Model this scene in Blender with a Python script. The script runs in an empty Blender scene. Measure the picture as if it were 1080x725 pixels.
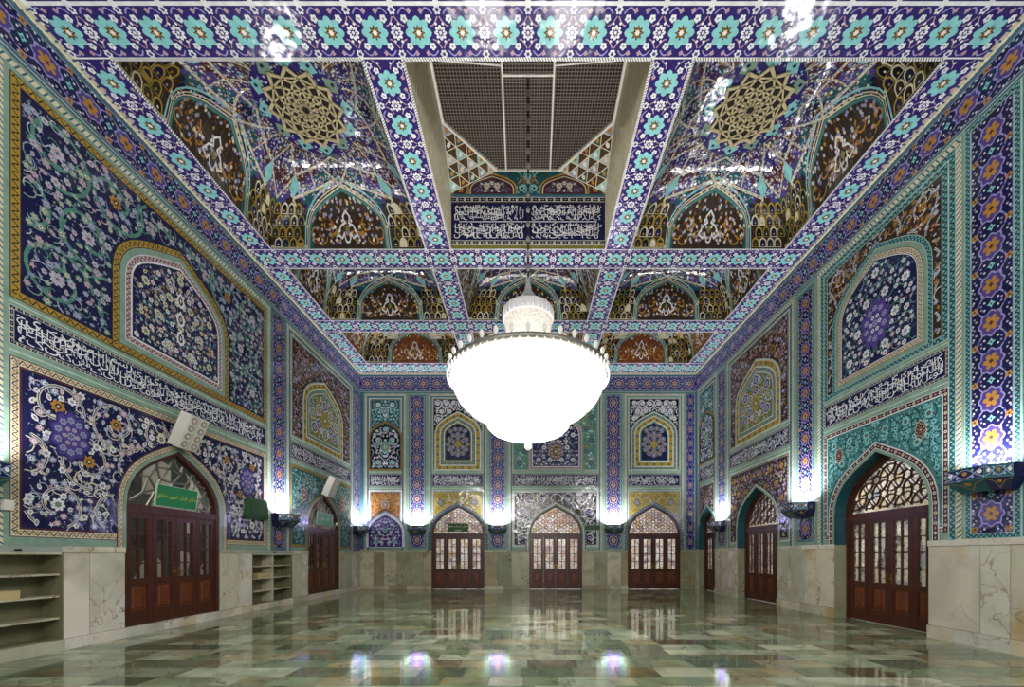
import bpy, math, random
from math import sin, cos, pi, sqrt, atan2, hypot
from mathutils import Vector, Matrix
from mathutils.geometry import tessellate_polygon

SC = bpy.context.scene
COL = SC.collection

# ------------------------------------------------------------------ camera, world, exposure, lights
W2 = 7.17          # half width of the hall
YB = 17.5          # back wall
ZC = 9.26          # ceiling
EYE = 1.46
cam = bpy.data.cameras.new('camera')
cam.sensor_width = 36.0
cam.lens = 36.0 * 432 / 1080
cam.shift_x = -17 / 1080
cam.shift_y = 223.5 / 1080
cam.clip_end = 200
cam_o = bpy.data.objects.new('camera', cam)
cam_o.location = (0, 0, EYE)
cam_o.rotation_euler = (pi / 2, 0, 0)
COL.objects.link(cam_o)
SC.camera = cam_o
SC.view_settings.view_transform = 'Standard'
SC.view_settings.look = 'None'
SC.view_settings.exposure = 0.0
SC.view_settings.gamma = 1.0
SC.view_settings.use_curve_mapping = False
world = bpy.data.worlds.new('world')
SC.world = world
world.use_nodes = True
world.node_tree.nodes['Background'].inputs[0].default_value = (0.93, 0.96, 1.0, 1)
world.node_tree.nodes['Background'].inputs[1].default_value = 0.55

CHAND_GLOW = 12.0
CROWN_GLOW = 0.75
ADDED_DISC_GLOW = 14.0
UPLIGHT_W = 170.0


def point_light(name, loc, watt, radius, col=(1, 0.97, 0.93)):
    l = bpy.data.lights.new(name, 'POINT')
    l.energy = watt
    l.shadow_soft_size = radius
    l.color = col
    o = bpy.data.objects.new(name, l)
    o.location = loc
    COL.objects.link(o)
    return o


# the next chandeliers of the hall, behind the camera
point_light('hall_lamp', (0, -3.0, 5.2), 1500, 0.9)
point_light('hall_lamp', (-4.6, 0.6, 6.2), 380, 0.5)
point_light('hall_lamp', (4.6, 0.6, 6.2), 380, 0.5)
# rooms behind the doors
def panel_lamp(name, loc, watt, sx, sy, col):
    l = bpy.data.lights.new(name, 'AREA')
    l.shape = 'RECTANGLE'
    l.size, l.size_y = sx, sy
    l.energy = watt
    l.color = col
    o = bpy.data.objects.new(name, l)
    o.location = loc
    COL.objects.link(o)


for x in (-3.0, 1.2, 5.3):
    panel_lamp('back_room_lamp', (x, 19.4, 4.5), 150, 2.2, 1.2, (1, 0.92, 0.91))
for y in (8.4, 13.0, 16.4):
    panel_lamp('side_room_lamp', (9.2, y, 4.5), 120, 1.2, 1.8, (1, 0.93, 0.87))
for y in (7.4, 13.2):
    panel_lamp('office_lamp', (-9.3, y, 4.5), 45, 1.0, 1.6, (1, 0.95, 0.88))


# ------------------------------------------------------------------ materials
def lin(h):
    h = h.lstrip('#')
    r = []
    for i in (0, 2, 4):
        c = int(h[i:i + 2], 16) / 255
        r.append(c / 12.92 if c <= 0.04045 else ((c + 0.055) / 1.055) ** 2.4)
    return (r[0], r[1], r[2], 1)


def mix_rgb(nt, a, b, fac, mode='MIX'):
    n = nt.nodes.new('ShaderNodeMix')
    n.data_type = 'RGBA'
    n.blend_type = mode
    for k, v in ((0, fac), (6, a), (7, b)):
        if hasattr(v, 'links'):
            nt.links.new(v, n.inputs[k])
        else:
            n.inputs[k].default_value = v
    return n.outputs[2]


def new_mat(name):
    m = bpy.data.materials.new(name)
    m.use_nodes = True
    nt = m.node_tree
    return m, nt, nt.nodes['Principled BSDF']


MAT = {}


def glaze(name, hexcol, rough=0.13, var=0.30, bump=0.10):
    """glazed tile of one colour, kiln-mottled"""
    m, nt, b = new_mat(name)
    tc = nt.nodes.new('ShaderNodeTexCoord')
    n = nt.nodes.new('ShaderNodeTexNoise')
    n.inputs['Scale'].default_value = 9
    n.inputs['Detail'].default_value = 2
    nt.links.new(tc.outputs['Object'], n.inputs['Vector'])
    c = lin(hexcol)
    lo = tuple(v * (1 - var) for v in c[:3]) + (1,)
    hi = tuple(min(1, v * (1 + var)) for v in c[:3]) + (1,)
    nt.links.new(mix_rgb(nt, lo, hi, n.outputs[0]), b.inputs['Base Color'])
    b.inputs['Roughness'].default_value = rough
    if bump:
        n2 = nt.nodes.new('ShaderNodeTexNoise')
        n2.inputs['Scale'].default_value = 5
        n2.inputs['Detail'].default_value = 1
        nt.links.new(tc.outputs['Object'], n2.inputs['Vector'])
        bp = nt.nodes.new('ShaderNodeBump')
        bp.inputs['Strength'].default_value = bump
        bp.inputs['Distance'].default_value = 0.1
        nt.links.new(n2.outputs[0], bp.inputs['Height'])
        nt.links.new(bp.outputs[0], b.inputs['Normal'])
    MAT[name] = m
    return m


for nm, hx in dict(
        navy='#191a44', indigo='#2e2567', violet='#4a3d80', lavender='#9189bd', white='#d9dadd', cream='#cdc6ac',
        turq='#83c0c3', teal='#457d7d', bluegray='#3d6175', sage='#7d9888', palesage='#acbcae', gold='#a1873c',
        ochre='#a97b36', brown='#4d3a2a', maroon='#4a2730', pink='#ab909a', olive='#77743a', black='#0e0e18',
        orange='#b87634', midblue='#303f7c', deepteal='#235159', umber='#33281f', grayblue='#8790ac', ash='#adb0bb',
        yellow='#aa9538', leafgreen='#4f8272', taupe='#8a7e6a', rust='#74422a').items():
    glaze(nm, hx)


def simple(name, hexcol, rough=0.5, metal=0.0, var=0.15, scale=6.0, bump=0.0):
    m, nt, b = new_mat(name)
    tc = nt.nodes.new('ShaderNodeTexCoord')
    n = nt.nodes.new('ShaderNodeTexNoise')
    n.inputs['Scale'].default_value = scale
    n.inputs['Detail'].default_value = 4
    nt.links.new(tc.outputs['Object'], n.inputs['Vector'])
    c = lin(hexcol)
    lo = tuple(v * (1 - var) for v in c[:3]) + (1,)
    hi = tuple(min(1, v * (1 + var)) for v in c[:3]) + (1,)
    nt.links.new(mix_rgb(nt, lo, hi, n.outputs[0]), b.inputs['Base Color'])
    b.inputs['Roughness'].default_value = rough
    b.inputs['Metallic'].default_value = metal
    MAT[name] = m
    return m


simple('lattice_cream', '#c3b48c', 0.5)
simple('plaster', '#8f9a90', 0.6)
simple('dark_metal', '#26221f', 0.45, 0.6)
simple('gray_metal', '#8b877d', 0.4, 0.7)
simple('bar_white', '#e2e1dd', 0.5)
simple('wire', '#7c766d', 0.6)
simple('mesh_dark', '#2a2723', 0.8)
simple('brass', '#a8863c', 0.3, 0.9)
simple('speaker_white', '#c9c6bd', 0.5)
simple('speaker_grey', '#908b80', 0.7)
simple('sign_green', '#0f7a4c', 0.45)
simple('sign_dark_green', '#1d4a26', 0.5)
simple('sign_pale_green', '#4f9070', 0.4)
simple('sign_text', '#d8c63a', 0.5)
simple('sign_pale_text', '#c6d9a4', 0.5)
simple('sign_edge', '#c8d6c8', 0.5)
simple('box_card', '#b7a677', 0.7)
simple('plastic_white', '#d9d6cd', 0.4)
simple('lens_black', '#0b0b0c', 0.15)
simple('hole_dark', '#120f0c', 0.8)


def wood(name, hexa, hexb):
    m, nt, b = new_mat(name)
    tc = nt.nodes.new('ShaderNodeTexCoord')
    mp = nt.nodes.new('ShaderNodeMapping')
    mp.inputs['Scale'].default_value = (9, 9, 0.9)
    n = nt.nodes.new('ShaderNodeTexNoise')
    n.inputs['Scale'].default_value = 3.0
    n.inputs['Detail'].default_value = 6
    n.inputs['Distortion'].default_value = 0.8
    nt.links.new(tc.outputs['Object'], mp.inputs[0])
    nt.links.new(mp.outputs[0], n.inputs['Vector'])
    r = nt.nodes.new('ShaderNodeValToRGB')
    r.color_ramp.elements[0].position = 0.3
    r.color_ramp.elements[1].position = 0.7
    r.color_ramp.elements[0].color = lin(hexa)
    r.color_ramp.elements[1].color = lin(hexb)
    nt.links.new(n.outputs[0], r.inputs[0])
    nt.links.new(r.outputs[0], b.inputs['Base Color'])
    b.inputs['Roughness'].default_value = 0.32
    MAT[name] = m


wood('wood', '#34180f', '#512615')
wood('wood_panel', '#4d2411', '#733a1c')


def marble(name, stops, vein_hex, rough, vein_amt=0.8, scale=1.6, vein_w=0.012, blotch=None):
    """polished stone: every slab has its own face value 'rnd' that picks tint and vein offset"""
    m, nt, b = new_mat(name)
    at = nt.nodes.new('ShaderNodeAttribute')
    at.attribute_name = 'rnd'
    tc = nt.nodes.new('ShaderNodeTexCoord')
    mul = nt.nodes.new('ShaderNodeVectorMath')
    mul.operation = 'SCALE'
    mul.inputs[0].default_value = (37, 61, 83)
    nt.links.new(at.outputs['Fac'], mul.inputs['Scale'])
    add = nt.nodes.new('ShaderNodeVectorMath')
    nt.links.new(tc.outputs['Object'], add.inputs[0])
    nt.links.new(mul.outputs[0], add.inputs[1])
    r = nt.nodes.new('ShaderNodeValToRGB')
    r.color_ramp.interpolation = 'LINEAR'
    els = r.color_ramp.elements
    els[0].position = 0
    els[0].color = lin(stops[0])
    els[1].position = 1
    els[1].color = lin(stops[-1])
    for i, s in enumerate(stops[1:-1]):
        e = els.new((i + 1) / (len(stops) - 1))
        e.color = lin(s)
    nt.links.new(at.outputs['Fac'], r.inputs[0])
    cl = nt.nodes.new('ShaderNodeTexNoise')
    cl.inputs['Scale'].default_value = scale * 1.3
    cl.inputs['Detail'].default_value = 5
    cl.inputs['Distortion'].default_value = 0.6
    nt.links.new(add.outputs[0], cl.inputs['Vector'])
    cloud = mix_rgb(nt, r.outputs[0], tuple(0.62 * v for v in lin(stops[0])[:3]) + (1,), 0.0)
    rc = nt.nodes.new('ShaderNodeMapRange')
    rc.inputs[1].default_value = 0.42
    rc.inputs[2].default_value = 0.75
    rc.inputs[4].default_value = 0.75
    nt.links.new(cl.outputs[0], rc.inputs[0])
    nt.links.new(rc.outputs[0], cloud.node.inputs[0])
    vn = nt.nodes.new('ShaderNodeTexNoise')
    vn.inputs['Scale'].default_value = scale
    vn.inputs['Detail'].default_value = 6
    vn.inputs['Distortion'].default_value = 1.6
    nt.links.new(add.outputs[0], vn.inputs['Vector'])
    s = nt.nodes.new('ShaderNodeMath')
    s.operation = 'SUBTRACT'
    s.inputs[1].default_value = 0.5
    nt.links.new(vn.outputs[0], s.inputs[0])
    a = nt.nodes.new('ShaderNodeMath')
    a.operation = 'ABSOLUTE'
    nt.links.new(s.outputs[0], a.inputs[0])
    rv = nt.nodes.new('ShaderNodeMapRange')
    rv.inputs[1].default_value = 0.0
    rv.inputs[2].default_value = vein_w
    rv.inputs[3].default_value = vein_amt
    rv.inputs[4].default_value = 0
    nt.links.new(a.outputs[0], rv.inputs[0])
    if blotch:
        bn = nt.nodes.new('ShaderNodeTexNoise')
        bn.inputs['Scale'].default_value = scale * 1.1
        bn.inputs['Detail'].default_value = 3
        sh = nt.nodes.new('ShaderNodeVectorMath')
        sh.inputs[1].default_value = (7.7, 3.1, 9.2)
        nt.links.new(add.outputs[0], sh.inputs[0])
        nt.links.new(sh.outputs[0], bn.inputs['Vector'])
        rb = nt.nodes.new('ShaderNodeMapRange')
        rb.inputs[1].default_value = 0.57
        rb.inputs[2].default_value = 0.74
        rb.inputs[4].default_value = 0.75
        nt.links.new(bn.outputs[0], rb.inputs[0])
        cloud = mix_rgb(nt, cloud, lin(blotch), rb.outputs[0])
    # veins only where a slow mask allows them
    mk = nt.nodes.new('ShaderNodeTexNoise')
    mk.inputs['Scale'].default_value = scale * .6
    nt.links.new(add.outputs[0], mk.inputs['Vector'])
    rm = nt.nodes.new('ShaderNodeMapRange')
    rm.inputs[1].default_value = 0.42
    rm.inputs[2].default_value = 0.60
    nt.links.new(mk.outputs[0], rm.inputs[0])
    vm = nt.nodes.new('ShaderNodeMath')
    vm.operation = 'MULTIPLY'
    nt.links.new(rv.outputs[0], vm.inputs[0])
    nt.links.new(rm.outputs[0], vm.inputs[1])
    nt.links.new(mix_rgb(nt, cloud, lin(vein_hex), vm.outputs[0]), b.inputs['Base Color'])
    b.inputs['Roughness'].default_value = rough
    MAT[name] = m


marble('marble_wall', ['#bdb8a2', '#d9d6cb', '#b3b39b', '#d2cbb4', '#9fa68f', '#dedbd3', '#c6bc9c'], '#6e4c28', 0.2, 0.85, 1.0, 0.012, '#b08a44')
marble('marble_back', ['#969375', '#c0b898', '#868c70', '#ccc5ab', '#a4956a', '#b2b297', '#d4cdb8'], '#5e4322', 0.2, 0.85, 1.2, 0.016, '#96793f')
marble('marble_floor', ['#56664a', '#8a9877', '#4c5a44', '#c2c3a6', '#74845f', '#a9a07c', '#5f5038', '#93a384', '#b7bda0', '#5d6d52'],
       '#33291a', 0.06, 0.75, 1.4, 0.018, '#8c7a52')
marble('marble_shelf', ['#b9b49c', '#cbc6b2'], '#6b4527', 0.3, 0.9, 2.0)
simple('niche_stone', '#6a694e', 0.45, 0, 0.25, 3)
simple('grout', '#2f3329', 0.5)


def emit(name, hexcol, strength, veined=False, base=None):
    m, nt, b = new_mat(name)
    b.inputs['Base Color'].default_value = lin(base or hexcol)
    b.inputs['Roughness'].default_value = 0.15
    b.inputs['Emission Color'].default_value = lin(hexcol)
    b.inputs['Emission Strength'].default_value = strength
    if veined:
        tc = nt.nodes.new('ShaderNodeTexCoord')
        v = nt.nodes.new('ShaderNodeTexVoronoi')
        v.inputs['Scale'].default_value = 28
        nt.links.new(tc.outputs['Object'], v.inputs['Vector'])
        mr = nt.nodes.new('ShaderNodeMapRange')
        mr.inputs[1].default_value = 0.0
        mr.inputs[2].default_value = 0.9
        mr.inputs[3].default_value = strength
        mr.inputs[4].default_value = strength * 0.35
        nt.links.new(v.outputs['Distance'], mr.inputs[0])
        nt.links.new(mr.outputs[0], b.inputs['Emission Strength'])
    MAT[name] = m


emit('crystal_glow', '#fffaf0', CHAND_GLOW, True)
emit('crown_glow', '#fff6ea', CROWN_GLOW, True, '#6f6c66')
emit('added_disc_glow', '#fff8ee', ADDED_DISC_GLOW)
emit('shade_glow', '#fff8ee', .45, False, '#8c8a85')
emit('uplight_tube', '#f2f6ff', 14.0)
m, nt, b = new_mat('crystal')
b.inputs['Base Color'].default_value = (0.8, 0.8, 0.8, 1)
b.inputs['Roughness'].default_value = 0.08
b.inputs['Emission Color'].default_value = (1, 0.98, 0.95, 1)
b.inputs['Emission Strength'].default_value = 0.5
MAT['crystal'] = m

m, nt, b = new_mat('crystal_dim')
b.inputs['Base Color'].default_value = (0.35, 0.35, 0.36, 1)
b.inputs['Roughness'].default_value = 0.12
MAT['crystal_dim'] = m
m, nt, b = new_mat('clear_glass')
b.inputs['Base Color'].default_value = (0.04, 0.045, 0.04, 1)
b.inputs['Roughness'].default_value = 0.03
tr = nt.nodes.new('ShaderNodeBsdfTransparent')
ms = nt.nodes.new('ShaderNodeMixShader')
ms.inputs[0].default_value = 0.35
nt.links.new(tr.outputs[0], ms.inputs[1])
nt.links.new(b.outputs[0], ms.inputs[2])
nt.links.new(ms.outputs[0], nt.nodes['Material Output'].inputs['Surface'])
MAT['clear_glass'] = m

# door glass: etched, half see-through
m, nt, b = new_mat('door_glass')
out = nt.nodes['Material Output']
tc = nt.nodes.new('ShaderNodeTexCoord')
vo = nt.nodes.new('ShaderNodeTexVoronoi')
vo.inputs['Scale'].default_value = 11
vo.feature = 'DISTANCE_TO_EDGE'
nt.links.new(tc.outputs['Object'], vo.inputs['Vector'])
mr = nt.nodes.new('ShaderNodeMapRange')
mr.inputs[1].default_value = 0.05
mr.inputs[2].default_value = 0.16
mr.inputs[3].default_value = 0.5
mr.inputs[4].default_value = 0.12
nt.links.new(vo.outputs['Distance'], mr.inputs[0])
tr = nt.nodes.new('ShaderNodeBsdfTransparent')
tr.inputs[0].default_value = (0.95, 0.96, 0.95, 1)
ms = nt.nodes.new('ShaderNodeMixShader')
b.inputs['Base Color'].default_value = (0.75, 0.75, 0.72, 1)
b.inputs['Roughness'].default_value = 0.05
nt.links.new(mr.outputs[0], ms.inputs[0])
nt.links.new(tr.outputs[0], ms.inputs[1])
nt.links.new(b.outputs[0], ms.inputs[2])
nt.links.new(ms.outputs[0], out.inputs['Surface'])
MAT['door_glass'] = m


def mosaic(name, cols, scale):
    """mirror-work mosaic of the rooms beyond"""
    m, nt, b = new_mat(name)
    tc = nt.nodes.new('ShaderNodeTexCoord')
    v = nt.nodes.new('ShaderNodeTexVoronoi')
    v.inputs['Scale'].default_value = scale
    nt.links.new(tc.outputs['Object'], v.inputs['Vector'])
    r = nt.nodes.new('ShaderNodeValToRGB')
    r.color_ramp.interpolation = 'CONSTANT'
    r.color_ramp.elements[0].color = lin(cols[0])
    r.color_ramp.elements[1].color = lin(cols[1])
    r.color_ramp.elements[1].position = 1 / len(cols)
    for i, c in enumerate(cols[2:]):
        e = r.color_ramp.elements.new((i + 2) / len(cols))
        e.color = lin(c)
    sep = nt.nodes.new('ShaderNodeSeparateColor')
    nt.links.new(v.outputs['Color'], sep.inputs[0])
    nt.links.new(sep.outputs[0], r.inputs[0])
    nt.links.new(r.outputs[0], b.inputs['Base Color'])
    b.inputs['Roughness'].default_value = 0.3
    MAT[name] = m


mosaic('mirror_mosaic', ['#e8e2dd', '#d8b8b4', '#f0eeea', '#9a7f86', '#e6dccb', '#c4a06c'], 5)
mosaic('room_mosaic', ['#d6cfb8', '#8e9aa0', '#e6e0d0', '#5d5a50', '#cbbd94', '#b7b2a2'], 3)
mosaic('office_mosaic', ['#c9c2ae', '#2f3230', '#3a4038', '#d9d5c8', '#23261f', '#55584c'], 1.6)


# ------------------------------------------------------------------ object helpers
def tag(o, label=None, cat=None, group=None, kind=None):
    if label:
        o['label'] = label
    if cat:
        o['category'] = cat
    if group:
        o['group'] = group
    if kind:
        o['kind'] = kind
    return o


def empty(name, loc=(0, 0, 0)):
    o = bpy.data.objects.new(name, None)
    o.empty_display_size = 0.2
    o.location = loc
    COL.objects.link(o)
    return o


def link_mesh(name, verts, faces, mats, midx=None, parent=None, smooth=False, rnd=None):
    me = bpy.data.meshes.new(name)
    me.from_pydata(verts, [], faces)
    for mm in mats:
        me.materials.append(MAT[mm])
    if midx:
        me.polygons.foreach_set('material_index', midx)
    if smooth:
        me.polygons.foreach_set('use_smooth', [True] * len(faces))
    if rnd:
        a = me.attributes.new('rnd', 'FLOAT', 'FACE')
        a.data.foreach_set('value', rnd)
    me.update()
    o = bpy.data.objects.new(name, me)
    COL.objects.link(o)
    if parent is not None:
        o.parent = parent
        if parent.type == 'EMPTY' or True:
            o.matrix_parent_inverse = parent.matrix_basis.inverted()
    return o


class Fr:
    """a flat frame: u along U, v along V, h along the normal N"""

    def __init__(s, O, U, V, N):
        s.O, s.U, s.V, s.N = O, U, V, N

    def __call__(s, u, v, h=0.0):
        O, U, V, N = s.O, s.U, s.V, s.N
        return (O[0] + u * U[0] + v * V[0] + h * N[0], O[1] + u * U[1] + v * V[1] + h * N[1],
                O[2] + u * U[2] + v * V[2] + h * N[2])


FL = Fr((-W2, 0, 0), (0, 1, 0), (0, 0, 1), (1, 0, 0))
FRT = Fr((W2, 0, 0), (0, 1, 0), (0, 0, 1), (-1, 0, 0))
FB = Fr((0, YB, 0), (1, 0, 0), (0, 0, 1), (0, -1, 0))
FC = Fr((0, 0, ZC), (1, 0, 0), (0, 1, 0), (0, 0, -1))
LAY = 0.0009


class Pan:
    """one mesh of tile mosaic: coloured pieces laid on a surface map"""

    def __init__(s, name, fr, base=0.004, lay=LAY):
        s.name, s.fr, s.base, s.lay = name, fr, base, lay
        s.v, s.f, s.m, s.names = [], [], [], {}

    def mi(s, mat):
        if mat not in s.names:
            s.names[mat] = len(s.names)
        return s.names[mat]

    def poly(s, pts, mat, L=1):
        h = s.base + L * s.lay + (len(s.f) % 61) * s.lay * .013
        fr, v = s.fr, s.v
        n = len(v)
        for p in pts:
            v.append(fr(p[0], p[1], h))
        s.f.append(tuple(range(n, n + len(pts))))
        s.m.append(s.mi(mat))

    def tess(s, outer, holes, mat, L=1):
        loops = [outer] + list(holes)
        tris = tessellate_polygon([[Vector((p[0], p[1], 0)) for p in l] for l in loops])
        flat = [p for l in loops for p in l]
        n = len(s.v)
        h = s.base + L * s.lay
        for p in flat:
            s.v.append(s.fr(p[0], p[1], h))
        k = s.mi(mat)
        for t in tris:
            s.f.append(tuple(n + i for i in t))
            s.m.append(k)

    def rect(s, u0, v0, u1, v1, mat, L=1):
        s.poly(((u0, v0), (u1, v0), (u1, v1), (u0, v1)), mat, L)

    def done(s, parent=None):
        if not s.f:
            return None
        return link_mesh(s.name, s.v, s.f, list(s.names), s.m, parent)


# ------------------------------------------------------------------ 2D drawing
def offset(path, d, closed=False):
    n = len(path)
    out = []
    for i in range(n):
        p = path[i]
        a = path[i - 1] if (i > 0 or closed) else None
        b = path[(i + 1) % n] if (i < n - 1 or closed) else None
        ns = []
        for q0, q1 in ((a, p), (p, b)):
            if q0 is None or q1 is None:
                continue
            dx, dy = q1[0] - q0[0], q1[1] - q0[1]
            l = hypot(dx, dy) or 1e-9
            ns.append((-dy / l, dx / l))
        if len(ns) == 1:
            nx, ny = ns[0]
        else:
            k = max(0.35, 1 + ns[0][0] * ns[1][0] + ns[0][1] * ns[1][1])
            nx, ny = (ns[0][0] + ns[1][0]) / k, (ns[0][1] + ns[1][1]) / k
        out.append((p[0] + nx * d, p[1] + ny * d))
    return out


def band(p, path, d0, d1, mat, closed=False, L=2, clip=None):
    a, b = offset(path, d0, closed), offset(path, d1, closed)
    n = len(path)
    for i in range(n if closed else n - 1):
        j = (i + 1) % n
        q = (a[i], a[j], b[j], b[i])
        if clip and not clip((q[0][0] + q[2][0]) / 2, (q[0][1] + q[2][1]) / 2):
            continue
        p.poly(q, mat, L)


def stroke(p, pts, w, mat, L=3, closed=False, taper=False, test=None):
    n = len(pts)
    if n < 2:
        return
    off = offset(pts, 1.0, closed)
    for i in range(n if closed else n - 1):
        j = (i + 1) % n
        if test and not (test(pts[i]) and test(pts[j])):
            continue
        w0 = w / 2 * (1 - 0.8 * i / n) if taper else w / 2
        w1 = w / 2 * (1 - 0.8 * (i + 1) / n) if taper else w / 2
        a, b = pts[i], pts[j]
        na = (off[i][0] - a[0], off[i][1] - a[1])
        nb = (off[j][0] - b[0], off[j][1] - b[1])
        p.poly(((a[0] + na[0] * w0, a[1] + na[1] * w0), (b[0] + nb[0] * w1, b[1] + nb[1] * w1),
                (b[0] - nb[0] * w1, b[1] - nb[1] * w1), (a[0] - na[0] * w0, a[1] - na[1] * w0)), mat, L)


def along(path, step, closed=False):
    pts = list(path) + ([path[0]] if closed else [])
    seg = [hypot(pts[i + 1][0] - pts[i][0], pts[i + 1][1] - pts[i][1]) for i in range(len(pts) - 1)]
    tot = sum(seg)
    n = max(1, round(tot / step))
    st = tot / n
    res, i, acc = [], 0, 0.0
    for k in range(n):
        t = (k + 0.5) * st
        while i < len(seg) - 1 and acc + seg[i] < t:
            acc += seg[i]
            i += 1
        f = (t - acc) / (seg[i] or 1e-9)
        a, b = pts[i], pts[i + 1]
        res.append((a[0] + (b[0] - a[0]) * f, a[1] + (b[1] - a[1]) * f, atan2(b[1] - a[1], b[0] - a[0])))
    return res, st


def ngon(c, r, n, a=0.0, sx=1.0):
    return [(c[0] + r * sx * cos(a + 2 * pi * i / n), c[1] + r * sin(a + 2 * pi * i / n)) for i in range(n)]


def star(c, r0, r1, n, a=0.0):
    return [(c[0] + (r0 if i % 2 == 0 else r1) * cos(a + pi * i / n), c[1] + (r0 if i % 2 == 0 else r1) * sin(a + pi * i / n))
            for i in range(2 * n)]


def lobed(c, r, n, a=0.0, dip=0.72, sx=1.0, sy=1.0):
    o = []
    for i in range(n):
        t = a + 2 * pi * i / n
        for dr, da in ((dip, -pi / n), (0.97, -0.5 * pi / n), (1.05, 0), (0.97, 0.5 * pi / n)):
            o.append((c[0] + sx * r * dr * cos(t + da), c[1] + sy * r * dr * sin(t + da)))
    return o


def ros(p, c, r, n, mo, mi_, mc, a=0.0, L=4, fine=True):
    if fine:
        p.poly(lobed(c, r, n, a), mo, L)
        p.poly(star(c, r * 0.62, r * 0.34, n, a), mi_, L + 1)
        p.poly(ngon(c, r * 0.2, 6, a), mc, L + 2)
    else:
        p.poly(lobed(c, r, max(4, n - 2), a) if r > 0.05 else ngon(c, r, 6, a), mo, L)
        p.poly(ngon(c, r * 0.45, 5, a), mi_, L + 1)


def rot(pts, c, a):
    ca, sa = cos(a), sin(a)
    return [(c[0] + x * ca - y * sa, c[1] + x * sa + y * ca) for x, y in pts]


def palmette(p, c, r, a, mo, mi_, mc, L=4):
    sh = [(-.9, 0), (-.55, .45), (0, .62), (.35, .42), (.62, .5), (.7, .25), (1.15, 0), (.7, -.25), (.62, -.5), (.35, -.42), (0, -.62), (-.55, -.45)]
    p.poly(rot([(x * r, y * r) for x, y in sh], c, a), mo, L)
    p.poly(rot([(x * r * .62, y * r * .55) for x, y in sh], c, a), mi_, L + 1)
    p.poly(rot([(-.3 * r, 0), (0, .16 * r), (.4 * r, 0), (0, -.16 * r)], c, a), mc, L + 2)


def leaf(p, c, l, w, a, mat, L=3):
    p.poly(rot([(0, 0), (l * .35, w * .5), (l, 0), (l * .35, -w * .5)], c, a), mat, L)


class Reg:
    def __init__(s, outer, holes=()):
        s.loops = [outer] + list(holes)
        s.outer, s.holes = outer, list(holes)
        xs = [q[0] for q in outer]
        ys = [q[1] for q in outer]
        s.box = (min(xs), min(ys), max(xs), max(ys))
        s.seg = []
        for l in s.loops:
            for i in range(len(l)):
                a, b = l[i - 1], l[i]
                s.seg.append((a[0], a[1], b[0] - a[0], b[1] - a[1], b[1]))

    def ok(s, x, y, mg=0.0):
        x0, y0, x1, y1 = s.box
        if x < x0 + mg or x > x1 - mg or y < y0 + mg or y > y1 - mg:
            return False
        c = False
        m2 = mg * mg
        for ax, ay, dx, dy, by in s.seg:
            if (ay > y) != (by > y) and x < ax + dx * (y - ay) / dy:
                c = not c
            if mg:
                l2 = dx * dx + dy * dy
                if l2 < 1e-12:
                    continue
                t = ((x - ax) * dx + (y - ay) * dy) / l2
                t = 0 if t < 0 else (1 if t > 1 else t)
                ex, ey = x - ax - t * dx, y - ay - t * dy
                if ex * ex + ey * ey < m2:
                    return False
        return c


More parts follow.
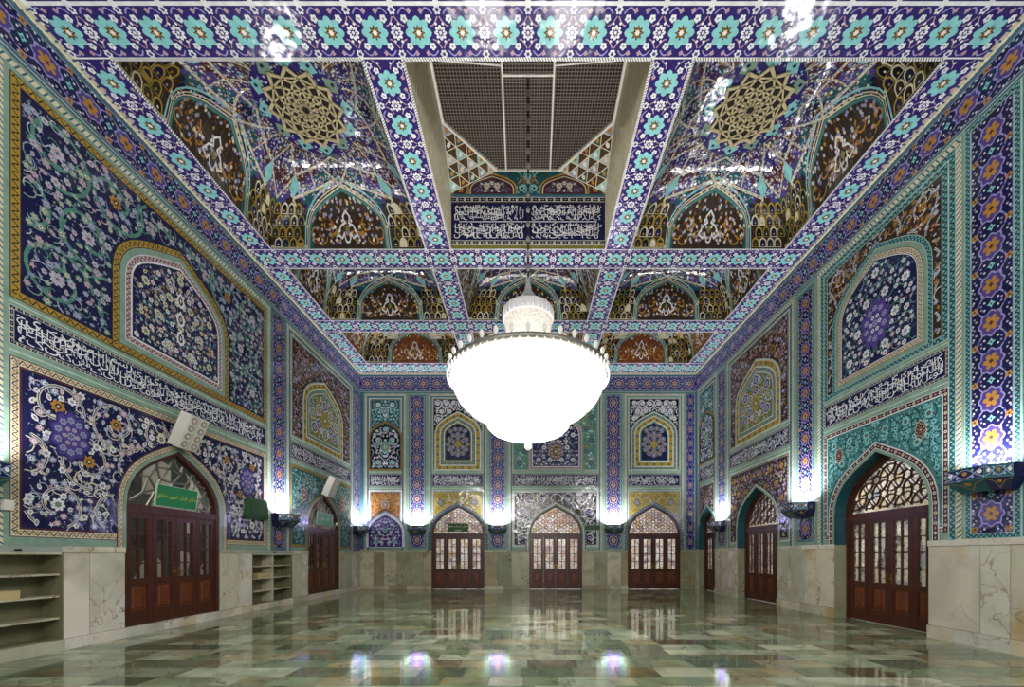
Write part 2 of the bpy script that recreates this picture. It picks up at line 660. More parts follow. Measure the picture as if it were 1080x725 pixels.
def flora(p, reg, vine='sage', vw=0.03, dbl=None, flo=(('white', 'pink', 'gold'),), big=(('ochre', 'brown', 'cream'),),
          leafm='sage', cell=0.8, fr=0.06, seed=1, dust=('grayblue',), dens=1.0, fine=True, L=3, bigr=1.7,
          tn=1.3, tw=.18, tm=None):
    """mirror-symmetric scrolling vines with blossoms"""
    rnd = random.Random(seed)
    x0, y0, x1, y1 = reg.box
    cx = (x0 + x1) / 2
    used = []

    def both(x, y, f, mg):
        for sg in (1, -1):
            xx = cx + sg * x
            if sg == -1 and abs(x) < 1e-4:
                break
            if reg.ok(xx, y, mg):
                f(xx, y, sg)

    hw = (x1 - x0) / 2
    ny = max(1, round((y1 - y0) / cell))
    nx = max(1, round(hw / cell))
    cs = min(hw / nx, (y1 - y0) / ny)
    for j in range(ny + 1):
        for i in range(nx + 1):
            ux = (i + 0.5) * hw / nx if j % 2 == 0 else i * hw / nx
            uy = y0 + (j + 0.5) * (y1 - y0) / ny
            a0 = rnd.uniform(0, 2 * pi)
            d = 1 if (i + j) % 2 else -1
            for sg in (1, -1):
                if sg == -1 and abs(ux) < 1e-4:
                    continue
                pts = []
                N = 30 if fine else 18
                for k in range(N):
                    t = k / (N - 1)
                    r = cs * (0.60 - 0.42 * t)
                    a = a0 + d * t * 1.75 * 2 * pi * 0.72
                    pts.append((cx + sg * (ux + r * cos(a)), uy + r * sin(a)))
                tst = lambda q: reg.ok(q[0], q[1], vw * 0.7)
                stroke(p, pts, vw, vine, L, test=tst)
                if dbl:
                    stroke(p, pts, vw * 0.36, dbl, L + 1, test=tst)
                for k in range(2, N, 4):
                    q, q2 = pts[k], pts[k - 1]
                    a = atan2(q[1] - q2[1], q[0] - q2[0]) + (0.8 if k % 8 == 2 else -0.8) * sg
                    if reg.ok(q[0], q[1], vw * 2.6):
                        leaf(p, q, vw * 3.2, vw * 1.3, a, leafm, L)
            bm = rnd.choice(big)

            def fb(x, y, sg):
                if rnd.random() < 2:
                    ros(p, (x, y), fr * bigr, 8, bm[0], bm[1], bm[2], 0.2 * sg, L + 3, fine)
            both(ux, uy, fb, fr * bigr)
            used.append((ux, uy))
    # fine pale tendrils between the blossoms
    n_t = int((x1 - x0) * (y1 - y0) / (fr * fr * 110) * dens * tn) + 1
    for _ in range(n_t):
        ux, uy = rnd.uniform(0, hw), rnd.uniform(y0, y1)
        a0, d, r0 = rnd.uniform(0, 6.28), rnd.choice((-1, 1)), fr * rnd.uniform(1.6, 3.2)
        tm_ = rnd.choice(tm or (dust + ('ash',)))
        for sg in (1, -1):
            pts = []
            for k in range(11):
                a = a0 + d * k * .55
                r = r0 * (1 - .07 * k)
                pts.append((cx + sg * (ux + r * cos(a)), uy + r * sin(a)))
            stroke(p, pts, fr * tw, tm_, L, test=lambda q: reg.ok(q[0], q[1], fr * .2))
    st = fr * 2.35 / sqrt(dens)
    j = 0
    y = y0 + st * 0.5
    while y < y1:
        x = (0.5 if j % 2 else 0.0) * st
        while x < hw:
            xx = x + (rnd.uniform(-.3, .3) * st if x > 0 else 0)
            yy = y + rnd.uniform(-.3, .3) * st
            if min(hypot(xx - q[0], yy - q[1]) for q in used) > fr * (bigr + .7):
                c = rnd.choice(flo)
                k = rnd.random()
                a = rnd.uniform(0, 6.28)
                rr = fr * rnd.uniform(.65, 1.1)

                def ff(x_, y_, sg):
                    if k < .45:
                        ros(p, (x_, y_), rr, 6, c[0], c[1], c[2], a * sg, L + 3, fine)
                    elif k < .8:
                        palmette(p, (x_, y_), rr * 1.05, a if sg == 1 else pi - a, c[0], c[1], c[2], L + 3)
                    else:
                        p.poly(star((x_, y_), rr * .8, rr * .35, 5, a), c[0], L + 3)
                both(xx, yy, ff, rr)
                dm = rnd.choice(dust)
                da = rnd.uniform(0, 6.28)

                def fd(x_, y_, sg):
                    leaf(p, (x_, y_), fr * .8, fr * .32, da if sg == 1 else pi - da, dm, L + 1)
                for _ in range(2):
                    da += 2.1
                    both(xx + cos(da) * st * .5, yy + sin(da) * st * .5, fd, fr * .7)
            x += st
        y += st
        j += 1


def border(p, path, d, w, style, closed=True, L=2, clip=None):
    """a decorated strip between offsets d and d+w (sign follows the path)"""
    a = w if w > 0 else -w
    mid = offset(path, d + w / 2, closed)
    if style in MAT:
        band(p, path, d, d + w, style, closed, L, clip)
        return
    bg, edge, kind, c1, c2 = {
        'rope': ('cream', None, 'slant', 'bluegray', None),
        'ropew': ('white', None, 'slant', 'umber', None),
        'goldwave': ('gold', 'umber', 'wave', 'umber', 'ochre'),
        'creamwave': ('cream', 'maroon', 'wave', 'maroon', 'ochre'),
        'pinkwave': ('pink', 'white', 'wave', 'maroon', 'cream'),
        'chain': ('maroon', 'white', 'dots', 'cream', 'pink'),
        'darkchain': ('black', 'white', 'dots', 'cream', 'grayblue'),
        'tealwave': ('teal', 'palesage', 'wave', 'navy', 'turq'),
        'bluewave': ('bluegray', 'grayblue', 'wave', 'navy', 'turq'),
        'yellowflor': ('yellow', 'white', 'dots', 'deepteal', 'orange'),
        'turqflor': ('turq', 'white', 'dots', 'navy', 'white'),
        'tealflor': ('teal', 'white', 'dots', 'yellow', 'orange'),
        'sagetile': ('sage', None, 'ticks', 'leafgreen', None),
        'teeth': ('cream', None, 'ticks', 'umber', None),
    }[style]
    band(p, path, d, d + w, bg, closed, L, clip)
    s = 1 if w > 0 else -1
    if edge:
        band(p, path, d, d + s * a * .1, edge, closed, L + 1, clip)
        band(p, path, d + w - s * a * .1, d + w, edge, closed, L + 1, clip)
    if kind == 'slant':
        for x, y, t in along(mid, a * .95, closed)[0]:
            if clip and not clip(x, y):
                continue
            p.poly(rot([(-.5 * a, -.5 * a), (-.22 * a, -.5 * a), (.4 * a, .5 * a), (.12 * a, .5 * a)], (x, y), t), c1, L + 1)
    elif kind == 'ticks':
        for x, y, t in along(mid, a * .9, closed)[0]:
            if clip and not clip(x, y):
                continue
            p.poly(rot([(-.07 * a, -.5 * a), (.07 * a, -.5 * a), (.07 * a, .5 * a), (-.07 * a, .5 * a)], (x, y), t), c1, L + 1)
    elif kind == 'dots':
        for i, (x, y, t) in enumerate(along(mid, a * .8, closed)[0]):
            if clip and not clip(x, y):
                continue
            if i % 2:
                p.poly(rot(ngon((0, 0), a * .3, 6), (x, y), t), c1, L + 1)
                p.poly(rot(ngon((0, 0), a * .13, 4), (x, y), t), bg, L + 2)
            else:
                p.poly(rot([(-.32 * a, 0), (0, .16 * a), (.32 * a, 0), (0, -.16 * a)], (x, y), t), c2, L + 1)
    elif kind == 'wave':
        for i, (x, y, t) in enumerate(along(mid, a * .85, closed)[0]):
            if clip and not clip(x, y):
                continue
            z = a * .43
            pt = [(-z + 2 * z * k / 5, .27 * a * sin(2 * pi * k / 5)) for k in range(6)]
            stroke(p, rot(pt, (x, y), t), a * .12, c1, L + 1)
            p.poly(rot(ngon((-.2 * a, -.16 * a), a * .12, 5), (x, y), t), c2, L + 2)
            p.poly(rot(ngon((.2 * a, .16 * a), a * .12, 5), (x, y), t), c2, L + 2)


def arch(c, hw, z0, zs, za, n=10):
    L = []
    h = za - zs
    b0, b1, b2, b3 = (-hw, 0), (-hw, .60 * h), (-.46 * hw, .76 * h), (0, h)
    for i in range(n + 1):
        t = i / n
        k = 1 - t
        L.append((k ** 3 * b0[0] + 3 * k * k * t * b1[0] + 3 * k * t * t * b2[0] + t ** 3 * b3[0],
                  k ** 3 * b0[1] + 3 * k * k * t * b1[1] + 3 * k * t * t * b2[1] + t ** 3 * b3[1]))
    left = [(c + x, zs + y) for x, y in L]
    right = [(c - x, zs + y) for x, y in reversed(L[:-1])]
    return [(c - hw, z0)] + left + right + [(c + hw, z0)]


def rectp(u0, v0, u1, v1):
    return [(u0, v0), (u1, v0), (u1, v1), (u0, v1)]


# ------------------------------------------------------------------ Arabic lettering
FORMS = {  # letter: isolated, final, initial, medial
    'ا': (0xFE8D, 0xFE8E), 'د': (0xFEA9, 0xFEAA), 'ذ': (0xFEAB, 0xFEAC), 'ر': (0xFEAD, 0xFEAE), 'ز': (0xFEAF, 0xFEB0),
    'و': (0xFEED, 0xFEEE), 'ب': (0xFE8F, 0xFE90, 0xFE91, 0xFE92), 'ت': (0xFE95, 0xFE96, 0xFE97, 0xFE98),
    'خ': (0xFEA5, 0xFEA6, 0xFEA7, 0xFEA8), 'ح': (0xFEA1, 0xFEA2, 0xFEA3, 0xFEA4), 'ف': (0xFED1, 0xFED2, 0xFED3, 0xFED4),
    'ه': (0xFEE9, 0xFEEA, 0xFEEB, 0xFEEC), 'م': (0xFEE1, 0xFEE2, 0xFEE3, 0xFEE4), 'ن': (0xFEE5, 0xFEE6, 0xFEE7, 0xFEE8),
    'ل': (0xFEDD, 0xFEDE, 0xFEDF, 0xFEE0), 'س': (0xFEB1, 0xFEB2, 0xFEB3, 0xFEB4), 'ع': (0xFEC9, 0xFECA, 0xFECB, 0xFECC),
    'ی': (0xFBFC, 0xFBFD, 0xFBFE, 0xFBFF), 'ک': (0xFB8E, 0xFB8F, 0xFB90, 0xFB91), 'ص': (0xFEB9, 0xFEBA, 0xFEBB, 0xFEBC),
    'ق': (0xFED5, 0xFED6, 0xFED7, 0xFED8), 'ش': (0xFEB5, 0xFEB6, 0xFEB7, 0xFEB8),
}


def shape_text(s):
    out = []
    for i, ch in enumerate(s):
        if ch not in FORMS:
            out.append(ch)
            continue
        f = FORMS[ch]
        prev_j = i > 0 and s[i - 1] in FORMS and len(FORMS[s[i - 1]]) == 4
        next_j = len(f) == 4 and i + 1 < len(s) and s[i + 1] in FORMS
        k = (3 if prev_j and next_j else 2 if next_j else 1 if prev_j else 0)
        out.append(chr(f[k]))
    return ''.join(reversed(out))


_tc = {}


def text_polys(s, res=1):
    if s in _tc:
        return _tc[s]
    c = bpy.data.curves.new('lettering', 'FONT')
    c.body = s
    c.resolution_u = res
    o = bpy.data.objects.new('lettering', c)
    COL.objects.link(o)
    bpy.context.view_layer.update()
    ev = o.evaluated_get(bpy.context.evaluated_depsgraph_get())
    me = ev.to_mesh()
    vs = [(v.co.x, v.co.y) for v in me.vertices]
    polys = [[vs[i] for i in f.vertices] for f in me.polygons]
    ev.to_mesh_clear()
    bpy.data.objects.remove(o)
    bpy.data.curves.remove(c)
    _tc[s] = polys
    return polys


def put_text(p, s, u0, u1, v0, v1, mat, L=3, mirror=False):
    polys = text_polys(s, 2)
    xs = [q[0] for f in polys for q in f]
    ys = [q[1] for f in polys for q in f]
    x0, x1, y0, y1 = min(xs), max(xs), min(ys), max(ys)
    k = min((u1 - u0) / (x1 - x0), (v1 - v0) / (y1 - y0))
    cu, cv = (u0 + u1) / 2, (v0 + v1) / 2
    for f in polys:
        g = []
        for x, y in f:
            x = (x - (x0 + x1) / 2) * k
            g.append((cu - x if mirror else cu + x, cv + (y - (y0 + y1) / 2) * k))
        p.poly(g, mat, L)


def calligraphy(p, u0, u1, v0, v1, mat='white', L=3, seed=3, mirror=False, step=0.19):
    """two interlaced rows of thuluth-like letters with tall uprights"""
    rnd = random.Random(seed)
    H = v1 - v0
    gl = [shape_text(x) for x in ('م', 'ن', 'عل', 'و', 'ر', 'سم', 'ه', 'ح', 'ص', 'ف', 'ی', 'ک', 'ق', 'لا', 'مع', 'هو')]
    for row in range(3):
        x = u0 + rnd.uniform(0, .1) * H
        while x < u1 - 0.1 * H:
            g = rnd.choice(gl)
            polys = text_polys(g, 1)
            xs = [q[0] for f in polys for q in f]
            ys = [q[1] for f in polys for q in f]
            sc = H * rnd.uniform(.26, .36) / max(.5, max(ys) - min(ys))
            sx = min(sc * rnd.uniform(1.0, 1.5), H * .8 / (max(xs) - min(xs)))
            w = (max(xs) - min(xs)) * sx
            if x + w > u1:
                break
            yb = v0 + H * (.03, .33, .63)[row]
            for f in polys:
                g2 = []
                for a, b in f:
                    q = (a - min(xs)) * sx
                    g2.append((x + (w - q if mirror else q), yb + (b - min(ys)) * sc))
                p.poly(g2, mat, L)
            x += w * .96 + H * .015
    x = u0 + H * .12
    while x < u1 - H * .1:
        b0 = v0 + H * rnd.uniform(.12, .45)
        t = H * rnd.uniform(.42, .6)
        top = min(v1 - .03 * H, b0 + t)
        ww = H * .03
        sl = rnd.uniform(-.03, .05) * H
        p.poly(((x - ww * .35, b0), (x + ww * .35, b0), (x + sl + ww * .7, top), (x + sl - ww * .6, top)), mat, L)
        x += H * rnd.uniform(.10, .28)
    for _ in range(int((u1 - u0) / H * 5)):
        x, y = rnd.uniform(u0 + H * .1, u1 - H * .1), rnd.uniform(v0 + H * .1, v1 - H * .1)
        p.poly(ngon((x, y), H * .025, 4), mat, L)
    for _ in range(int((u1 - u0) / H * 1.4)):
        x, y = rnd.uniform(u0 + H * .1, u1 - H * .9), rnd.uniform(v0 + H * .15, v1 - H * .25)
        q = [(x + H * .7 * t / 6, y + H * .12 * (t / 6 * 2 - 1) ** 2) for t in range(7)]
        stroke(p, q, H * .04, mat, L)


# ------------------------------------------------------------------ solids
class Solid:
    def __init__(s, fr=None):
        s.fr = fr or (lambda x, y, z: (x, y, z))
        s.v, s.f, s.m, s.names = [], [], [], {}

    def mi(s, mat):
        if mat not in s.names:
            s.names[mat] = len(s.names)
        return s.names[mat]

    def hull8(s, pts, mat):
        n = len(s.v)
        s.v += pts
        for f in ((0, 1, 2, 3), (7, 6, 5, 4), (0, 4, 5, 1), (1, 5, 6, 2), (2, 6, 7, 3), (3, 7, 4, 0)):
            s.f.append(tuple(n + i for i in f))
            s.m.append(s.mi(mat))

    def box(s, u0, u1, v0, v1, h0, h1, mat):
        s.hull8([s.fr(u, v, h) for h in (h0, h1) for u, v in ((u0, v0), (u1, v0), (u1, v1), (u0, v1))], mat)

    def frustum(s, a, b, mat):
        """two quads (lists of four 3D points)"""
        s.hull8(list(a) + list(b), mat)

    def prism(s, loop, h0, h1, mat, holes=()):
        loops = [loop] + list(holes)
        tris = tessellate_polygon([[Vector((q[0], q[1], 0)) for q in l] for l in loops])
        flat = [q for l in loops for q in l]
        n, N = len(s.v), len(flat)
        s.v += [s.fr(q[0], q[1], h0) for q in flat] + [s.fr(q[0], q[1], h1) for q in flat]
        k = s.mi(mat)
        for t in tris:
            s.f.append(tuple(n + i for i in t))
            s.f.append(tuple(n + N + i for i in reversed(t)))
            s.m += [k, k]
        o = 0
        for l in loops:
            for i in range(len(l)):
                j = (i + 1) % len(l)
                s.f.append((n + o + i, n + o + j, n + N + o + j, n + N + o + i))
                s.m.append(k)
            o += len(l)

    def bar(s, a, b, w, h0, h1, mat):
        dx, dy = b[0] - a[0], b[1] - a[1]
        l = hypot(dx, dy) or 1e-9
        nx, ny = -dy / l * w / 2, dx / l * w / 2
        q = ((a[0] + nx, a[1] + ny), (b[0] + nx, b[1] + ny), (b[0] - nx, b[1] - ny), (a[0] - nx, a[1] - ny))
        s.hull8([s.fr(x, y, h) for h in (h0, h1) for x, y in q], mat)

    def lathe(s, prof, c, n, mat, cap=True):
        b = len(s.v)
        for r, z in prof:
            for i in range(n):
                t = 2 * pi * i / n
                s.v.append((c[0] + r * cos(t), c[1] + r * sin(t), c[2] + z))
        k = s.mi(mat)
        for j in range(len(prof) - 1):
            for i in range(n):
                i2 = (i + 1) % n
                s.f.append((b + j * n + i, b + j * n + i2, b + (j + 1) * n + i2, b + (j + 1) * n + i))
                s.m.append(k)
        if cap:
            s.f.append(tuple(b + i for i in range(n)))
            s.f.append(tuple(b + (len(prof) - 1) * n + i for i in range(n)))
            s.m += [k, k]

    def done(s, name, parent=None, smooth=False):
        return link_mesh(name, s.v, s.f, list(s.names), s.m, parent, smooth)


# ------------------------------------------------------------------ doors: where they stand
DH, DS, DA = 1.13, 2.35, 3.60          # half width, springing, apex of a door arch
DOORS = [  # name, frame, centre, sill, half width, recess, leaves, room, label
    ('door_1', FL, 8.40, 0.17, DH, 0.05, 4, 'L'), ('door_2', FL, 14.45, 0.17, DH, 0.05, 4, 'L'),
    ('door_3', FB, -3.00, 0.02, DH, 0.07, 4, 'B'), ('door_4', FB, 1.18, 0.02, DH, 0.07, 4, 'B'),
    ('door_5', FB, 5.38, 0.02, DH, 0.07, 4, 'B'), ('door_6', FRT, 16.45, 0.02, 0.76, 0.26, 2, 'R'),
    ('door_7', FRT, 12.88, 0.02, DH, 0.26, 4, 'R'), ('door_8', FRT, 8.45, 0.02, DH, 0.28, 4, 'R')]


def door_arch(c, hw, z0, rise=0.0):
    k = hw / DH
    return arch(c, hw, z0, DS + rise + (0 if k == 1 else .12), DA + rise - (0 if k == 1 else .22), 9)


# ------------------------------------------------------------------ floor
def build_floor():
    rnd = random.Random(11)
    v, f, m, r = [], [], [], []

    def q(x0, y0, x1, y1, z, mi, rv):
        n = len(v)
        v.extend([(x0, y0, z), (x1, y0, z), (x1, y1, z), (x0, y1, z)])
        f.append((n, n + 1, n + 2, n + 3))
        m.append(mi)
        r.append(rv)
    q(-11, -4, 11, 21.5, -0.004, 1, .5)
    y = -4.0
    while y < YB + .35:
        h = rnd.choice((.30, .34, .40, .46))
        y1 = min(y + h, YB + .35)
        x = -W2 - .35 - rnd.uniform(0, .8)
        while x < W2 + .35:
            w = rnd.choice((.4, .55, .7, .9, .5, .65))
            q(max(x, -W2 - .35) + .004, y + .004, min(x + w, W2 + .35) - .004, y1 - .004, 0, 0, rnd.random())
            x += w
        y = y1
    return tag(link_mesh('floor', v, f, ['marble_floor', 'grout'], m, None, False, r),
               'polished floor of greenish veined marble slabs', 'floor', None, 'structure')


build_floor()


# ------------------------------------------------------------------ walls
def wall_slab(name, fr, u0, u1, doors, niches, label, thick=.35, mat='plaster'):
    holes = [door_arch(c, hw, -0.02) for c, hw in doors]
    s = Solid(fr)
    # doors reach the floor: carve them into the outline
    outer = [(u0, -.02)]
    for h in sorted(holes, key=lambda h: h[0][0]):
        outer += h
    outer += [(u1, -.02), (u1, ZC + .3), (u0, ZC + .3)]
    s.prism(outer, -thick, 0, mat, niches)
    return tag(s.done(name), label, 'wall', None, 'structure')


NICHES = [(5.15, 6.30), (10.62, 12.42)]
NZ0, NZ1 = 0.16, 1.50
wall_l = wall_slab('wall_left', FL, 1.0, YB + .35, [(8.40, DH), (14.45, DH)],
                   [rectp(a, NZ0, b, NZ1) for a, b in NICHES], 'long tiled wall on the side of the two shoe shelves')
wall_r = wall_slab('wall_right', FRT, 1.0, YB + .35, [(8.45, DH), (12.88, DH), (16.45, .76)], [],
                   'long tiled wall with three deeply recessed doors', mat='deepteal')
wall_b = wall_slab('wall_back', FB, -W2, W2, [(-3.0, DH), (1.18, DH), (5.38, DH)], [],
                   'far tiled wall with three equal wooden doors')

# rooms beyond the doors
s = Solid()
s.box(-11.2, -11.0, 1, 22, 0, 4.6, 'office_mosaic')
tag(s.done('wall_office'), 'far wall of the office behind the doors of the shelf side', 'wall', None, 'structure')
s = Solid()
s.box(10.8, 11.0, 1, 22, 0, 4.6, 'room_mosaic')
tag(s.done('wall_side_room'), 'pale wall seen through the recessed doors', 'wall', None, 'structure')
s = Solid()
s.box(-11, 11, 21.3, 21.5, 0, 4.6, 'mirror_mosaic')
tag(s.done('wall_back_room'), 'bright mosaic wall seen through the three far doors', 'wall', None, 'structure')


def wainscot(name, fr, u0, u1, cuts, z0, zt, mat, parent, seed):
    """upright marble slabs between the openings, cap course, plinth course"""
    rnd = random.Random(seed)
    s, r = Solid(fr), []

    def put(a, b, c, d, h0, h1, mt):
        s.box(a, b, c, d, h0, h1, mt)
        r.extend([rnd.random()] * 6)
    segs, x = [], u0
    for a, b in sorted(cuts):
        segs.append((x, a))
        x = b
    segs.append((x, u1))
    s2 = segs
    for a, b in s2:
        if b - a < .03:
            continue
        put(a + .01, b - .01, z0, zt - .1, -.004, .006, 'grout')
        x = a
        while x < b - .02:
            w = rnd.uniform(.38, .62)
            if b - x - w < .25:
                w = b - x
            put(x + .005, x + w - .005, z0 + .004, zt - .104, .0, .018, mat)
            x += w
        x = a
        while x < b - .02:
            w = min(rnd.uniform(.9, 1.5), b - x)
            put(x + .002, x + w - .002, zt - .1, zt, 0, .035, mat)
            x += w
    o = s.done(name, parent)
    a = o.data.attributes.new('rnd', 'FLOAT', 'FACE')
    a.data.foreach_set('value', r)
    s, r = Solid(fr), []
    for a, b in segs:
        x = a
        while x < b - .02:
            w = min(rnd.uniform(.7, 1.3), b - x)
            put(x + .002, x + w - .002, 0, z0, 0, .05, mat)
            x += w
    if fr is FL:        # the raised curb runs on under the doors of this wall
        for c, hw in ((8.40, DH), (14.45, DH)):
            x = c - hw
            while x < c + hw - .02:
                w = min(.76, c + hw - x)
                put(x + .002, x + w - .002, 0, z0, -.3, .05, mat)
                x += w
        for a, b in NICHES:
            x = a
            while x < b - .02:
                w = min(.62, b - x)
                put(x + .002, x + w - .002, 0, z0, 0, .05, mat)
                x += w
    o = s.done('plinth', parent)
    a = o.data.attributes.new('rnd', 'FLOAT', 'FACE')
    a.data.foreach_set('value', r)


wainscot('marble_wainscot', FL, 1.0, YB, [(8.40 - DH, 8.40 + DH), (14.45 - DH, 14.45 + DH)] + NICHES, .17, 1.60, 'marble_wall', wall_l, 5)
wainscot('marble_wainscot', FRT, 1.0, YB, [(8.45 - DH, 8.45 + DH), (12.88 - DH, 12.88 + DH), (16.45 - .76, 16.45 + .76)], .22, 1.72, 'marble_wall', wall_r, 8)
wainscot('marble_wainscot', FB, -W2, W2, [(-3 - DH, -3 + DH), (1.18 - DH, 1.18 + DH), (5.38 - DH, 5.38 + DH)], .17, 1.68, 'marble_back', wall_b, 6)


# ------------------------------------------------------------------ tile bands: frieze and beam patterns
def frieze(p, a, b, w, L=1, per=.6, pal=('navy', 'lavender', 'violet', 'ochre')):
    bg_, ring_, fill_, flw_ = pal
    dx, dy = b[0] - a[0], b[1] - a[1]
    ln = hypot(dx, dy)
    t = atan2(dy, dx)
    n = max(1, round(ln / per))
    st = ln / n
    R = lambda pts: rot(pts, a, t)
    p.poly(R([(0, -w / 2), (ln, -w / 2), (ln, w / 2), (0, w / 2)]), bg_, L)
    for sg in (1, -1):
        pts = [(ln * i / (n * 10), sg * w * (.20 + .14 * cos(2 * pi * i / 10))) for i in range(n * 10 + 1)]
        pts = [(x, -y) for x, y in pts]
        stroke(p, R(pts), w * .035, 'lavender', L + 1)
        p.poly(R([(0, sg * w * .5), (ln, sg * w * .5), (ln, sg * w * .47), (0, sg * w * .47)]), 'grayblue', L + 2)
    for k in range(n):
        x = (k + .5) * st
        c = R([(x, 0)])[0]
        p.poly(rot(lobed((0, 0), w * .31, 8, 0, .86, 1.12 * st / per, 1), c, t), ring_, L + 2)
        p.poly(rot(lobed((0, 0), w * .27, 8, 0, .86, 1.12 * st / per, 1), c, t), fill_, L + 3)
        p.poly(rot(lobed((0, 0), w * .185, 6, .5, .6, 1.1, 1), c, t), flw_, L + 4)
        p.poly(rot(star((0, 0), w * .08, w * .035, 6), c, t), 'maroon', L + 5)
        x = k * st
        if k:
            c = R([(x, 0)])[0]
            p.poly(rot(star((0, 0), w * .1, w * .055, 4), c, t), 'turq', L + 4)
            p.poly(rot(ngon((0, 0), w * .03, 4), c, t), 'navy', L + 5)
        for sg in (1, -1):
            c = R([(max(x, w * .1), sg * w * .40)])[0]
            p.poly(rot(lobed((0, 0), w * .085, 5, .3, .6), c, t), flw_, L + 2)
            p.poly(rot(ngon((0, 0), w * .03, 5), c, t), 'maroon', L + 3)
            for du, dv, mt in ((.25, .42, 'white'), (.4, .44, 'pink'), (.62, .44, 'white'), (.78, .40, 'lavender'), (.14, .3, 'midblue'),
                               (.86, .3, 'midblue'), (.5, .4, 'grayblue'), (.1, .16, 'white'), (.9, .16, 'white'), (.33, .36, 'ash'), (.7, .36, 'ash'),
                               (.2, .44, 'grayblue'), (.55, .46, 'ash'), (.92, .42, 'ash'), (.05, .24, 'lavender'), (.95, .23, 'lavender'),
                               (.3, .2, 'lavender'), (.7, .2, 'lavender')):
                c = R([(x + du * st, sg * w * dv)])[0]
                p.poly(rot(ngon((0, 0), w * .03, 5), c, t + du * 9), mt, L + 3)


def beam_tiles(p, a, b, w, L=1, per=.65):
    dx, dy = b[0] - a[0], b[1] - a[1]
    ln = hypot(dx, dy)
    t = atan2(dy, dx)
    n = max(1, round(ln / per))
    st = ln / n
    R = lambda pts: rot(pts, a, t)
    p.poly(R([(0, -w / 2), (ln, -w / 2), (ln, w / 2), (0, w / 2)]), 'indigo', L)
    for sg in (1, -1):
        p.poly(R([(0, sg * w * .5), (ln, sg * w * .5), (ln, sg * w * .465), (0, sg * w * .465)]), 'white', L + 3)
    for k in range(n):
        x = (k + .5) * st
        c = R([(x, 0)])[0]
        p.poly(rot(lobed((0, 0), w * .29, 8, 0, .80), c, t), 'turq', L + 3)
        p.poly(rot(star((0, 0), w * .15, w * .085, 8), c, t), 'umber', L + 4)
        p.poly(rot(star((0, 0), w * .115, w * .05, 8), c, t), 'ochre', L + 5)
        p.poly(rot(ngon((0, 0), w * .05, 6), c, t), 'white', L + 6)
        for sx in (1, -1):
            for sy in (1, -1):
                c = R([(x + sx * st * .27, sy * w * .25)])[0]
                p.poly(rot(lobed((0, 0), w * .075, 5, .3, .75), c, t), 'white', L + 3)
                p.poly(rot(ngon((0, 0), w * .03, 4), c, t), 'grayblue', L + 4)
                c = R([(x + sx * st * .13, sy * w * .385)])[0]
                p.poly(rot(lobed((0, 0), w * .05, 4, .3, .7), c, t), 'pink', L + 3)
                c = R([(x + sx * st * .42, sy * w * .16)])[0]
                p.poly(rot(ngon((0, 0), w * .035, 4), c, t), 'white', L + 3)
                pts = [(x + sx * st * (.12 + .26 * i / 5), sy * w * (.33 + .10 * sin(pi * i / 5))) for i in range(6)]
                stroke(p, R(pts), w * .03, 'lavender', L + 2)
                pts = [(x + sx * st * (.3 + .18 * i / 4), sy * w * (.12 + .17 * (i / 4) ** 2)) for i in range(5)]
                stroke(p, R(pts), w * .025, 'pink', L + 2)
        x = k * st
        if k:
            c = R([(x, 0)])[0]
            p.poly(rot(lobed((0, 0), w * .135, 8, 0, .7), c, t), 'white', L + 3)
            p.poly(rot(star((0, 0), w * .09, w * .05, 8), c, t), 'violet', L + 4)
            p.poly(rot(ngon((0, 0), w * .035, 6), c, t), 'white', L + 5)
        for sg in (1, -1):
            for xx in ((x + st / 2,) if False else (x,)):
                c = R([(max(xx, .08), sg * w * .40)])[0]
                p.poly(rot(lobed((0, 0), w * .085, 6, 0, .7), c, t), 'white', L + 3)
                p.poly(rot(star((0, 0), w * .055, w * .03, 6), c, t), 'violet', L + 4)


# ------------------------------------------------------------------ one bay of wall tiling
NAVYF = dict(vine='leafgreen', vw=.05, flo=(('ash', 'pink', 'violet'), ('grayblue', 'ash', 'navy'), ('pink', 'ash', 'maroon'), ('sage', 'cream', 'navy')),
             big=(('ochre', 'umber', 'cream'), ('ash', 'gold', 'navy'), ('ash', 'pink', 'violet')), leafm='leafgreen', cell=.95, fr=.062, tn=2.0, tw=.24, tm=('leafgreen', 'sage', 'grayblue', 'ash'), dust=('grayblue', 'sage', 'midblue'))


def medal(p, c, w, h, cols, L=9):
    a, b, d, e = cols
    p.poly(lobed(c, 1, 10, pi / 2, .84, w, h), a, L)
    p.poly(lobed(c, 1, 10, pi / 2, .84, w * .88, h * .9), b, L + 1)
    for i in range(10):
        t = 2 * pi * i / 10 + pi / 2
        ros(p, (c[0] + w * .62 * cos(t), c[1] + h * .62 * sin(t)), w * .17, 6, d, b, e, t, L + 2)
    for i in range(6):
        t = 2 * pi * i / 6
        ros(p, (c[0] + w * .3 * cos(t), c[1] + h * .3 * sin(t)), w * .12, 5, e, d, b, t, L + 2)
    ros(p, c, w * .2, 8, d, a, e, 0, L + 2)


